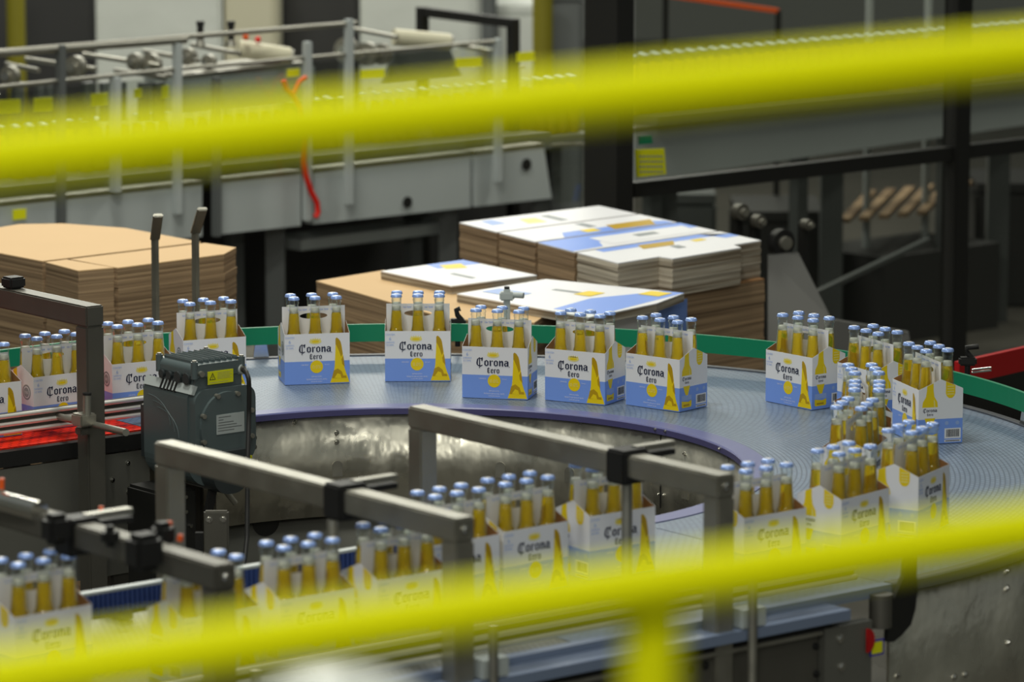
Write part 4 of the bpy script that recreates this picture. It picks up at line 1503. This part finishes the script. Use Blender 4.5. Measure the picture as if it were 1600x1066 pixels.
# white-and-blue box carrying that pile
bb = [pq[1], pq[2], pq[3], pq[4]]
bq = [tuple(Vector(a) * 0.97 + Vector(pq[3]) * 0.03) for a in bb]
pxl = thing('printed_box', 'white box with blue right side under the printed pile, behind the green rail', 'box', (pq[3][0], pq[3][1], 0))
mb = MB()
box_pts = [tuple(at_z(a, b, ZL).to_tuple()[:2]) for a, b in [(885, 507), (900, 478), (1073, 466), (1028, 480)]]
mb.prism(box_pts, 0.0, ZL - 0.002, M['white'])
mb.build('box_body', pxl)
a_, b_ = Vector(box_pts[3]), Vector(box_pts[2])
nn = Vector(((b_ - a_).y, -(b_ - a_).x)).normalized() * 0.002
mb = MB()
mb.add([(*(a_ + nn), 0.6), (*(b_ + nn), 0.6), (*(b_ + nn), ZL), (*(a_ + nn), ZL)], [(0, 1, 2, 3)], M['blue'])
mb.build('blue_side', pxl)

# left brown stacks
ZS = 1.15
rows_ = [([(-100, 378), (0, 357), (30, 352), (98, 351), (196, 358), (314, 380), (66, 410), (-60, 386)], 'leftmost brown flattened-carton pile, cut by the picture edge'),
         ([(71, 411.5), (122, 425), (178, 420), (104, 407.5)], 'small middle brown pile at left with its corner nearest to the front'),
         ([(184, 420.5), (350, 399), (369, 388.5), (320, 381.5), (110, 407)], 'right brown flattened-carton pile behind the two bent steel bars')]
for i, (pp_, lb) in enumerate(rows_):
    P = ground_poly(pp_, ZS - 0.0)
    sheets('cardboard_stack', lb, P, 0.1215, ZS, 'brown cardboard piles at the left', M['edge'], M['brown'], 0.022, 40 + i, 0.004)
a = at_z(150, 390, ZS)
pallet(a.x, a.y, 1.0, 0.8, TH, 'wooden pallet under the left brown piles')

# two bent flat steel bars in front of the left stack
for i, (x, y0, dx) in enumerate([(242, 336, 3), (305, 326, 12)]):
    t = thing('bent_bar', ['left', 'right'][i] + ' one of two upright bent steel bars before the brown piles', 'steel bar', at_y(x, 500, 12.45).to_tuple()[:2] + (0,), 0, 'bent steel bars')
    a = at_y(x, 500, 12.45)
    b = at_y(x, y0 + 36, 12.45)
    c = at_y(x + dx * .7 + 3, y0, 12.3)
    a.z = 0.0
    mb = MB()
    mb.bar(a, b, 0.03, 0.012, M['steel'], 0.003)
    mb.bar(b - Vector((0, 0, 0.004)), c, 0.03, 0.012, M['steel'], 0.003)
    mb.build('bar', t)

# ================================================================== BACKGROUND BOTTLING LINE
E2 = Vector((-0.737, -0.676, 0))
G2 = Vector((-0.676, 0.737, 0))
Q0 = Vector((0.167, 17.8, 0))


def MP(px, py, off=0.0):
    return at_plane(px, py, Q0 + G2 * off, G2)


bl = thing('bottling_line', 'long light grey bottling line with guard rails running behind the cardboard stacks', 'machine', (Q0.x, Q0.y, 0))


def panel_px(mb, pts, off, th, m):
    vs = [MP(a, b, off) for a, b in pts]
    n = len(vs)
    vs2 = [v + G2 * th for v in vs]
    mb.add(vs + vs2, [list(range(n))[::-1], list(range(n, 2 * n))] + [(i, (i + 1) % n, n + (i + 1) % n, n + i) for i in range(n)], m)


for x0, x1 in [(-60, 95), (104, 316), (345, 470), (490, 735), (742, 862)]:
    yt = lambda x: 323 - 0.107 * x
    yb = lambda x: 404 - 0.109 * x
    mb = MB()
    panel_px(mb, [(x0, yt(x0)), (x1 if x1 < 850 else 850, yt(x1)), (x1, yb(x1)), (x0, yb(x0))], 0, 0.06, M['machgrey'])
    panel_px(mb, [(x0, yt(x0) - 8), (x1 - (12 if x1 > 850 else 0), yt(x1) - 8), (x1 - (12 if x1 > 850 else 0), yt(x1)), (x0, yt(x0))], 0.0, 0.10, M['steel'])
    sp_ = mb.build('side_panel', bl)
    rn = random.Random(x0)
    for k in range(2 + (x1 - x0) // 90):
        xx = x0 + 20 + rn.random() * (x1 - x0 - 40)
        yy = yt(xx) + 18 + rn.random() * 38
        mb = MB()
        panel_px(mb, [(xx, yy), (xx + 3, yy), (xx + 3, yy + 9), (xx, yy + 9)], -0.003, 0.003, M['mach2'])
        panel_px(mb, [(xx + 6, yy), (xx + 9, yy), (xx + 9, yy + 9), (xx + 6, yy + 9)], -0.003, 0.003, M['mach2'])
        mb.build('slot', sp_)
for px, py, r in [(822, 257, 0.026), (636, 316, 0.024)]:
    p = MP(px, py, -0.002)
    mb = MB()
    mb.cyl(p, p - G2 * 0.006, r, M['blackpaint'], 20)
    mb.build('bore', bl)
mb = MB()
panel_px(mb, [(-80, 300), (860, 205), (860, 232), (-80, 330)], 0.12, 0.9, M['mach2'])
mb.build('deck', bl)
mb = MB()
panel_px(mb, [(-80, 330), (850, 225), (850, 480), (-80, 600)], 1.0, 0.05, M['darkbox'])
mb.build('dark_backing', bl)  # added dark sheet that gives the space beneath the line its darkness
# underside legs
for px in (150, 430, 700, 845):
    p = MP(px, 330, 0.2)
    mb = MB()
    mb.box((p.x, p.y, 0.37), (0.08, 0.08, 0.74), M['mach2'])
    mb.build('leg', bl)
mb = MB()
panel_px(mb, [(470, 375), (715, 345), (715, 362), (470, 392)], 0.25, 0.2, M['machgrey'])
mb.build('lower_beam', bl)
# guard posts standing in front of the panels
for px, y0, y1 in [(95, 70, 350), (180, 120, 300), (277, 68, 335), (338, 120, 370), (480, 65, 345), (545, 30, 320), (778, 60, 285)]:
    mb = MB()
    a, b = MP(px, y0, -0.035), MP(px, y1, -0.035)
    mb.bar(a, b, 0.035 if px not in (180,) else 0.05, 0.03, M['machgrey'] if px not in (95, 338) else M['mach2'], 0.003)
    mb.build('guard_post', bl)
for (x0, y0), (x1, y1), r in [((-40, 84), (556, 36), 0.011), ((-40, 140), (300, 106), 0.009), ((300, 106), (780, 64), 0.009), ((-40, 86), (290, 62), 0.016)]:
    mb = MB()
    mb.cyl(MP(x0, y0, -0.03), MP(x1, y1, -0.03), r, M['steel'], 10)
    mb.build('guard_rod', bl)
# clear guard panels
mb = MB()
panel_px(mb, [(-40, 150), (778, 70), (778, 232), (-40, 318)], -0.02, 0.004, M['plexi'])
mb.build('clear_guard', bl)
mb = MB()
panel_px(mb, [(862, 226), (924, 224), (928, 312), (868, 318)], 0.0, 0.004, M['plexi'])
mb.build('clear_end_guard', bl)
mb = MB()
mb.bar(MP(922, 224, 0), MP(928, 318, 0), 0.012, 0.012, M['steel'])
mb.bar(MP(862, 226, 0), MP(922, 224, 0), 0.012, 0.012, M['steel'])
mb.build('end_guard_frame', bl)
# rollers, discs and cross rods on top
for (x0, y0), (x1, y1), r, m in [((372, 76), (452, 88), 0.037, 'ivory'), ((615, 58), (702, 66), 0.037, 'ivory')]:
    mb = MB()
    mb.cyl(MP(x0, y0, 0.15), MP(x1, y1, 0.05), r, M[m], 20)
    mb.cyl(MP(x1, y1, 0.05), MP(x1 + 6, y1 + 1, 0.04), r * 0.8, M['steel'], 20)
    mb.build('roller', bl)
for (x0, y0), (x1, y1) in [((40, 92), (150, 108)), ((130, 85), (250, 103)), ((225, 80), (310, 95)), ((300, 70), (375, 84)), ((545, 44), (620, 58)), ((700, 68), (770, 80)), ((10, 100), (60, 110)), ((180, 110), (260, 122))]:
    mb = MB()
    mb.cyl(MP(x0, y0, 0.4), MP(x1, y1, 0.05), 0.010, M['steel'], 10)
    mb.build('cross_rod', bl)
for px, py, r in [(122, 104, 0.045), (215, 96, 0.035), (240, 100, 0.045), (298, 88, 0.035), (330, 96, 0.03), (425, 92, 0.03), (545, 78, 0.055), (577, 84, 0.05), (600, 84, 0.045), (20, 118, 0.04)]:
    p = MP(px, py, 0.12)
    mb = MB()
    mb.cyl(p, p + E2 * 0.03 - G2 * 0.01, r, M['steel'], 20)
    mb.cyl(p + E2 * 0.03, p + E2 * 0.05 - G2 * 0.015, r * 0.4, M['chrome'], 14)
    mb.build('hub', bl)
for px in (313, 361):
    a, b = MP(px, 62, 0.1), MP(px, 40, 0.1)
    mb = MB()
    mb.cyl(a, b, 0.014, M['blackplastic'], 12)
    mb.cyl(b, MP(px, 33, 0.1), 0.017, M['blackplastic'], 12)
    mb.cyl(MP(px, 72, 0.1), a, 0.022, M['steel'], 12, 0.014)
    mb.build('black_knob', bl)
for px, py, m in [(384, 58, 'orange'), (403, 62, 'hose')]:
    p = MP(px, py, 0.09)
    mb = MB()
    mb.lathe([(0.0001, 0.014), (0.010, 0.010), (0.013, 0), (0.010, -0.010), (0.0001, -0.014)], M[m], 12, p)
    mb.build('indicator_button', bl)
mb = MB()
panel_px(mb, [(284, 126), (492, 104), (492, 158), (284, 178)], 0.02, 0.25, M['machgrey'])
panel_px(mb, [(284, 118), (480, 96), (492, 104), (284, 126)], 0.03, 0.28, M['steel'])
cbx = mb.build('control_box', bl)
mb = MB()
panel_px(mb, [(362, 143), (475, 132), (475, 165), (362, 176)], -0.005, 0.03, M['machgrey'])
mb.build('box_door', cbx)
for px, py in [(445, 119), (490, 115)]:
    bolt_at(MP(px, py, 0.02), -G2, 0.01, cbx)
for k, (px, py, w_, h_) in enumerate([(14, 168, 36, 22), (68, 165, 28, 22), (156, 157, 25, 20), (216, 147, 11, 14), (259, 145, 10, 20), (459, 115, 19, 12), (31, 336, 20, 16), (583, 117, 36, 14), (733, 99, 40, 15), (822, 90, 26, 15)]):
    mb = MB()
    panel_px(mb, [(px - w_ / 2, py - h_ / 2), (px + w_ / 2, py - h_ / 2 - 2), (px + w_ / 2, py + h_ / 2 - 2), (px - w_ / 2, py + h_ / 2)], -0.03 if py < 130 or py > 300 else 0.0, 0.006, M['label'])
    mb.build('yellow_sticker', bl)
mb = MB()
for px in (30, 66, 75, 140, 168, 250, 190, 228):
    panel_px(mb, [(px - 6, 130), (px + 8, 128), (px + 8, 190), (px - 6, 192)], 0.10, 0.03, M['mach2'])
mb.build('rear_slats', bl)
# funnel and slanting plates near the rollers
mb = MB()
panel_px(mb, [(618, 78), (700, 70), (722, 120), (600, 132)], 0.2, 0.02, M['mach2'])
hp = mb.build('chute', bl)
for x0, x1 in [(648, 636), (676, 664)]:
    mb = MB()
    mb.cyl(MP(x0, 80, 0.18), MP(x1, 130, 0.18), 0.006, M['steel'], 8)
    mb.build('chute_rod', hp)
# black portal
pt = thing('black_portal', 'black square-tube portal frame standing above the bottling line', 'steel frame', MP(665, 110, 0.75).to_tuple()[:2] + (0,))
a, b = MP(660, 18, 0.75), MP(802, 36, 0.3)
mb = MB()
mb.bar(a, b, 0.045, 0.04, M['blackpaint'])
mb.build('crossbeam', pt)
for p in (a, b):
    mb = MB()
    mb.bar((p.x, p.y, 0), p + Vector((0, 0, 0.02)), 0.045, 0.04, M['blackpaint'])
    mb.build('leg', pt)
# hoses
mb = MB()
mb.tube([MP(x, y_, -0.10) for x, y_ in [(443, 126), (447, 140), (458, 152), (468, 170), (476, 210), (474, 250), (478, 275), (486, 300), (495, 316), (497, 332), (493, 340)]], 0.012, M['hose'])
mb.tube([MP(x, y_, -0.09) for x, y_ in [(478, 121), (468, 128), (463, 138), (458, 152)]], 0.010, M['hose'])
tag(mb.build('red_hose'), 'bright red hose hanging down the front of the grey bottling line', 'hose')
mb = MB()
a = MP(930, 292, -0.05)
mb.tube([a, MP(928, 305, -0.05), MP(922, 330, -0.05), Vector((MP(922, 330, -0.05).x, MP(922, 330, -0.05).y, 0.02))], 0.014, M['bluehose'])
tag(mb.build('blue_hose'), 'short bright blue hose behind the tall printed stack', 'hose')

# bottles standing on the line
mb = MB()
mb.lathe([(0.0, 0.0), (0.029, 0.0), (0.030, 0.10), (0.020, 0.145), (0.0145, 0.20)], M['smallbeer'], 10)
mb.lathe([(0.0145, 0.20), (0.0135, 0.235)], M['glass'], 10)
mb.lathe([(0.0165, 0.235), (0.0155, 0.243), (0.0, 0.247)], M['smallcap'], 10)
fb = mb.build('beer_bottle')
tag(fb, 'far blurred capped beer bottle standing on the bottling line', 'bottle', 'bottles on the far bottling line')
ZD = 0.0
pa, pb = MP(-40, 210, 0.35), MP(912, 112, 0.35)
firstf = True
dk_z = (pa.z + pb.z) / 2
L = (pb - pa).length
nb = int(L / 0.068)
mb = MB()
zz = dk_z - 0.247
d_ = (pb - pa)
d_.z = 0
d_.normalize()
for row in range(2):
    for i in range(nb):
        p = pa + d_ * (0.068 * i + 0.034 * row) + G2 * (0.06 * row)
        if random.random() < 0.12:
            continue
        o = fb if firstf else fb.copy()
        if not firstf:
            COL.objects.link(o)
        firstf = False
        o.location = (p.x, p.y, zz + 0.001)
mb.bar(Vector((pa.x, pa.y, zz - 0.025)) + G2 * 0.03, Vector((pb.x, pb.y, zz - 0.025)) + G2 * 0.03, 0.26, 0.05, M['mach2'])
mb.build('bottle_track', bl)
for t_ in (0.1, 0.4, 0.7, 0.95):
    mb = MB()
    p = pa.lerp(pb, t_) + G2 * 0.03
    mb.bar(Vector((p.x, p.y, 0)), Vector((p.x, p.y, zz - 0.051)), 0.06, 0.06, M['mach2'])
    mb.build('track_stand', bl)

# ================================================================== DARK ENCLOSURE (right)
H0 = at_z(990, 296, 1.13)
H1 = at_z(1600, 226, 1.13)
hd_ = Vector((H1.x - H0.x, H1.y - H0.y, 0)).normalized()
hn = Vector((hd_.y, -hd_.x, 0))


def HPt(px, py, off=0.0):
    return at_plane(px, py, H0 + hn * off, hn)


en = thing('glazed_enclosure', 'black-framed machine enclosure with dark glass panes at the right', 'enclosure', (H0.x, H0.y, 0))
for px, w_ in [(951, 0.19), (1493, 0.072)]:
    p = HPt(px, 300)
    mb = MB()
    mb.bar((p.x, p.y, 0), (p.x, p.y, 2.6), w_ if px < 1000 else w_ * 1.15, 0.08, M['blackpaint'], 0.004)
    mb.build('post', en)
mb = MB()
a, b = HPt(985, 292), HPt(1720, 200)
mb.bar((a.x, a.y, 1.13), (b.x, b.y, 1.13), 0.05, 0.055, M['blackpaint'])
mb.build('rail', en)
mb = MB()
mb.bar((a.x, a.y, 0.15), (b.x, b.y, 0.15), 0.05, 0.3, M['blackpaint'])
mb.build('bottom_rail', en)
for x0, x1 in [(992, 1476), (1510, 1720)]:
    mb = MB()
    p, q = HPt(x0, 300), HPt(x1, 300)
    for z0, z1 in [(0.3, 1.10), (1.16, 2.6)]:
        mb.add([(p.x, p.y, z0), (q.x, q.y, z0), (q.x, q.y, z1), (p.x, p.y, z1)], [(0, 1, 2, 3)], M['tinted'])
    mb.build('dark_glass', en)
sg = thing('warning_sign', 'yellow rectangular sign with small dark print on the black enclosure', 'sign', HPt(1017, 256, 0.05))
mb = MB()
vs = [HPt(a_, b_, 0.05) for a_, b_ in [(993, 234), (1038, 232), (1041, 272), (996, 277)]]
vs += [v - hn * 0.006 for v in vs]
mb.add(vs, [(3, 2, 1, 0), (4, 5, 6, 7), (0, 1, 5, 4), (1, 2, 6, 5), (2, 3, 7, 6), (3, 0, 4, 7)], M['label'])
mb.build('plate', sg)
mb = MB()
for k in range(4):
    for i in range(7):
        x = 999 + 5.4 * i + (k % 2)
        y_ = 243 + 8 * k
        mb.add([HPt(a_, b_, 0.0515) for a_, b_ in [(x, y_ + 3), (x + 3.6, y_ + 3), (x + 3.6, y_), (x, y_)]], [(0, 1, 2, 3)], M['greyprint'])
mb.build('dark_print', sg)
mb = MB()
vs = [HPt(a_, b_, 0.05) for a_, b_ in [(998, 213), (1018, 211), (1020, 224), (999, 226)]]
vs += [v - hn * 0.004 for v in vs]
mb.add(vs, [(3, 2, 1, 0), (4, 5, 6, 7), (0, 1, 5, 4), (1, 2, 6, 5), (2, 3, 7, 6), (3, 0, 4, 7)], M['green'])
tag(mb.build('green_sticker'), 'small green sticker just above the yellow sign', 'sticker')

# machine seen through the dark glass
K0 = H0 - hn * 1.6


def KP(px, py, off=0.0):
    return at_plane(px, py, K0 - hn * off, hn)


def kpanel(mb, pts, off, th, m):
    vs = [KP(a_, b_, off) for a_, b_ in pts]
    n_ = len(vs)
    vs2 = [v - hn * th for v in vs]
    mb.add(vs + vs2, [list(range(n_))[::-1], list(range(n_, 2 * n_))] + [(i, (i + 1) % n_, n_ + (i + 1) % n_, n_ + i) for i in range(n_)], m)


bm2 = thing('bottle_conveyor', 'grey bottle conveyor seen through the dark glass at upper right', 'conveyor', (K0.x, K0.y, 0))
mb = MB()
kpanel(mb, [(985, 208), (1640, 118), (1640, 190), (985, 286)], 0, 0.08, M['machgrey'])
kpanel(mb, [(985, 200), (1640, 110), (1640, 118), (985, 208)], 0, 0.3, M['steel'])
sp2 = mb.build('side_panel', bm2)
for px, py, w_, h_, m in [(1216, 209, 16, 20, 'label'), (1234, 207, 14, 18, 'mach2'), (1108, 232, 16, 10, 'redplastic'), (1366, 196, 30, 14, 'green'), (1442, 210, 28, 12, 'redplastic'), (1228, 238, 36, 12, 'green'), (1330, 228, 36, 12, 'brown'), (1090, 222, 20, 14, 'cream'), (1568, 180, 8, 12, 'label'), (1577, 192, 8, 22, 'silver')]:
    mb = MB()
    kpanel(mb, [(px - w_ / 2, py - h_ / 2), (px + w_ / 2, py - h_ / 2 - 1), (px + w_ / 2, py + h_ / 2 - 1), (px - w_ / 2, py + h_ / 2)], -0.01, 0.01, M[m])
    mb.build('sticker', sp2)
for px in (1040, 1300, 1560):
    p = KP(px, 240, 0.2)
    mb = MB()
    mb.box((p.x, p.y, 0.4), (0.1, 0.1, 0.8), M['mach2'])
    mb.build('leg', bm2)
pa, pb = KP(990, 86, 0.12), KP(1640, 12, 0.12)
zz = min(pa.z, pb.z) - 0.247
d_ = pb - pa
L = math.hypot(d_.x, d_.y)
d_.z = 0
d_.normalize()
mb = MB()
mb.bar(Vector((pa.x, pa.y, zz - 0.02)), Vector((pb.x, pb.y, zz - 0.02)), 0.3, 0.04, M['mach2'])
mb.bar(Vector((pa.x, pa.y, zz + 0.11)) + hn * 0.12, Vector((pb.x, pb.y, zz + 0.11)) + hn * 0.12, 0.012, 0.05, M['steel'])
mb.build('bottle_track', bm2)
for i in range(int(L / 0.07)):
    for row in range(2):
        p = pa + d_ * (0.07 * i + 0.035 * row) - hn * 0.06 * row
        o = fb.copy()
        COL.objects.link(o)
        o.location = (p.x, p.y, zz + 0.001)
        o['label'] = 'far blurred capped bottle seen through the dark glass at the right'
        o['group'] = 'bottles behind the dark glass'
for px in (1020, 1250, 1480):
    mb = MB()
    p = KP(px, 100, 0.12)
    mb.bar(Vector((p.x, p.y, 0)), Vector((p.x, p.y, zz - 0.041)), 0.06, 0.06, M['mach2'])
    mb.build('track_stand', bm2)
for px in (1358, 1450):
    mb = MB()
    p = KP(px, 60, 0.35)
    mb.cyl((p.x, p.y, 0), (p.x, p.y, 2.4), 0.018, M['machgrey'], 10)
    mb.build('upright_tube', bm2)
mb = MB()
a, b = at_y(1040, -8, 19.4), at_y(1216, 17, 19.0)
mb.bar(a, b, 0.02, 0.02, M['orange'])
for p in (a, b):
    mb.bar((p.x, p.y, 0), p, 0.02, 0.02, M['blackpaint'])
tag(mb.build('orange_bar'), 'thin orange bar at the top edge behind the dark glass', 'bar')

# clutter under the enclosure rail
mb_t = thing('slat_rack', 'dim rack of tan wooden slats behind the dark glass', 'rack', KP(1390, 330, 0.3).to_tuple()[:2] + (0,))
for k in range(6):
    x = 1320 + 30 * k
    mb = MB()
    mb.bar(KP(x, 345 - 3 * k, 0.2), KP(x + 42, 300 - 3 * k, 0.7), 0.045, 0.02, M['edge'])
    mb.build('slat', mb_t)
mb = MB()
a, b = KP(1320, 352, 0.3), KP(1500, 336, 0.3)
mb.bar((a.x, a.y, 0.2), (b.x, b.y, 0.2), 0.5, 0.4, M['darkbox'])
mb.build('rack_base', mb_t)
dg = thing('diagonal_brace', 'grey diagonal strut low behind the glass at right', 'strut', at_y(1300, 470, 15.2).to_tuple()[:2] + (0,))
mb = MB()
mb.bar(at_y(1255, 468, 16.4), at_y(1450, 375, 17.6), 0.024, 0.02, M['mach2'])
mb.build('strut', dg)
for k, (px, py, r) in enumerate([(1216, 378, 0.05), (1152, 330, 0.03), (1180, 345, 0.025), (1256, 350, 0.02)]):
    t = thing('machine_hub', ['large dark round hub right of the tall stack', 'small round hub above the tall stack corner', 'tiny pale hub beside the large dark hub', 'small pale hub just above the large dark hub'][k], 'hub', at_y(px, py, 14.9))
    p = at_y(px, py, 14.9)
    mb = MB()
    mb.cyl(p, p + Vector((0.02, -0.03, 0)), r, M['blackplastic'] if k == 0 else M['steel_dark'], 20)
    mb.cyl(p + Vector((0.02, -0.03, 0)), p + Vector((0.03, -0.045, 0)), r * 0.5, M['steel'], 16)
    mb.build('disc', t)
    mb = MB()
    mb.bar((p.x, p.y + 0.02, 0), (p.x, p.y + 0.02, p.z), 0.03, 0.03, M['blackpaint'])
    mb.build('stand', t)
gs = thing('grey_sheet', 'dim grey slanted machine cover standing right of the tall stack', 'machine cover', at_y(1235, 560, 14.4).to_tuple()[:2] + (0,))
vs = [at_y(a_, b_, Y) for a_, b_, Y in [(1200, 400, 14.8), (1248, 396, 14.8), (1300, 500, 14.4), (1420, 520, 14.4), (1440, 640, 14.2), (1200, 640, 14.2)]]
vs2 = [v + Vector((0, 0.04, 0)) for v in vs]
n_ = len(vs)
mb = MB()
mb.add(vs + vs2, [list(range(n_))[::-1], list(range(n_, 2 * n_))] + [(i, (i + 1) % n_, n_ + (i + 1) % n_, n_ + i) for i in range(n_)], M['dimgrey'])
mb.bar((vs[4].x, vs[4].y + 0.02, 0), vs[4] + Vector((-0.02, 0.02, 0)), 0.04, 0.04, M['dimgrey'])
mb.bar((vs[5].x + 0.03, vs[5].y + 0.02, 0), vs[5] + Vector((0.03, 0.02, 0)), 0.04, 0.04, M['dimgrey'])
mb.build('cover_plate', gs)

# red rail at right
rr = thing('guide_rail', 'bright red plastic guide board beyond the green rail at the right edge', 'guide rail', at_y(1540, 600, 12.6).to_tuple()[:2] + (0,))
a, b = at_y(1495, 584, 12.6), at_y(1660, 566, 13.0)
mb = MB()
mb.bar(Vector((a.x, a.y, a.z)), Vector((b.x, b.y, a.z + 0.01)), 0.02, 0.075, M['redplastic'])
mb.build('red_board', rr)
mb = MB()
for q in (a, b):
    mb.bar((q.x, q.y + 0.02, 0), (q.x, q.y + 0.02, q.z), 0.03, 0.03, M['blackpaint'])
mb.build('stand', rr)

# ================================================================== FAR BACKGROUND
def far_box(name, label, cat, px0, px1, y0, Y, m, depth=0.6, group=None):
    a_, b_ = at_y(px0, y0, Y), at_y(px1, y0, Y)
    t = thing(name, label, cat, ((a_.x + b_.x) / 2, Y + depth / 2, 0), 0, group)
    mb = MB()
    mb.box(((a_.x + b_.x) / 2, Y + depth / 2, a_.z / 2), (b_.x - a_.x, depth, a_.z), M[m], None, 0.02)
    mb.build('body', t)
    mb = MB()
    mb.box(((a_.x + b_.x) / 2, Y + depth / 2, a_.z + 0.02), ((b_.x - a_.x) * 0.98, depth * 0.98, 0.04), M[m])
    mb.build('lid', t)
    return t


far_box('wrapped_pallet_load', 'white film-wrapped pallet load, far background left of centre', 'pallet load', 148, 346, -60, 22.0, 'wrap')
far_box('wrapped_pallet_load', 'pale beige wrapped pallet load right of the white one, far background', 'pallet load', 350, 430, -60, 22.0, 'ivory')
far_box('wrapped_pallet_load', 'white wrapped load behind the black portal frame', 'pallet load', 562, 752, -60, 22.4, 'wrap')
far_box('wrapped_pallet_load', 'pale wrapped load just left of the thick black post', 'pallet load', 775, 850, 20, 22.4, 'wrap')
far_box('dark_cabinet', 'tall dark cabinet in the upper left corner', 'cabinet', -80, 145, -60, 22.6, 'darkbox')
far_box('dark_cabinet', 'dark cabinet between the pale loads, top centre', 'cabinet', 440, 560, -60, 22.6, 'darkbox')
far_box('dark_cabinet', 'grey pillar-like cabinet beside the black portal', 'cabinet', 752, 776, -60, 22.3, 'mach2', 0.2)
far_box('dark_cabinet', 'grey machine cabinet directly left of the thick black post', 'cabinet', 852, 912, 0, 20.5, 'mach2')
far_box('machine_housing', 'dark machine housing seen low through the glass right of the black post', 'machine', 1010, 1120, 318, 18.6, 'mach2')
far_box('machine_housing', 'low dark machine housing through the glass, centre of the wide pane', 'machine', 1150, 1290, 345, 18.4, 'darkbox')
far_box('machine_housing', 'dark brownish machine housing behind the narrow right pane', 'machine', 1525, 1700, 300, 19.4, 'darkbox')
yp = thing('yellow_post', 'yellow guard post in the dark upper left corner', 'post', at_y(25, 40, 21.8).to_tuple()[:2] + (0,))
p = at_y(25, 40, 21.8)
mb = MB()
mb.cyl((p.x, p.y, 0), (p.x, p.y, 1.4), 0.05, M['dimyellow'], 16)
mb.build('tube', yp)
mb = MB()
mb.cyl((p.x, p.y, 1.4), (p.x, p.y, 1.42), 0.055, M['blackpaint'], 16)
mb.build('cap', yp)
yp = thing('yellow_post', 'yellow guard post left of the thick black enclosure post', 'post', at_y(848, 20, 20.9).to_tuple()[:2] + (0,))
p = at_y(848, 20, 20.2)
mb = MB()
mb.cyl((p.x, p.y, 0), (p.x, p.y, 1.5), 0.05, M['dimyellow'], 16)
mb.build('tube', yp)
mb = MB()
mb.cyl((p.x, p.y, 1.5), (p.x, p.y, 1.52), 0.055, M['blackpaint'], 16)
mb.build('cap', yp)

# ================================================================== NEAR YELLOW GUARD RAILS
gl_ = thing('guard_railing', 'bright yellow tubular guard railing, strongly blurred, crossing the foreground', 'railing', (0, 2.75, 0))


def rail(p0, p1, r, name):
    a_, b_ = at_y(*p0), at_y(*p1)
    d = (b_ - a_)
    mb = MB()
    mb.cyl(a_ - d * 0.25, b_ + d * 0.25, r, M['railyellow'], 28)
    mb.build(name, gl_)
    return a_, b_


ua, ub = rail((0, 246, 2.35), (1600, 84, 2.80), 0.019, 'upper_rail')
la, lb = rail((0, 1062, 2.3), (1600, 830, 2.72), 0.019, 'lower_rail')
p = at_y(1020, 930, 2.575)
mb = MB()
mb.cyl((p.x, p.y, 0.0), (p.x, p.y, p.z), 0.02, M['railyellow'], 28)
mb.build('post', gl_)
for q, o_ in ((ua - (ub - ua) * 0.22, la - (lb - la) * 0.22), (ub + (ub - ua) * 0.22, lb + (lb - la) * 0.22)):
    mb = MB()
    mb.cyl((o_.x, o_.y, 0.0), (o_.x, o_.y, q.z), 0.021, M['railyellow'], 28)
    mb.build('post', gl_)
wd = thing('white_cover', 'strongly blurred white rounded object at the bottom edge under the yellow rail', 'cover', at_y(545, 1090, 3.3))
p = at_y(530, 1090, 3.3)
mb = MB()
mb.lathe([(0.085, -0.03), (0.082, -0.012), (0.066, 0.006), (0.04, 0.018), (0.0001, 0.023)], M['wrap'], 28, p)
mb.build('dome', wd)
mb = MB()
mb.cyl((p.x, p.y, 0), (p.x, p.y, p.z - 0.03), 0.03, M['machgrey'], 20)
mb.build('stand', wd)
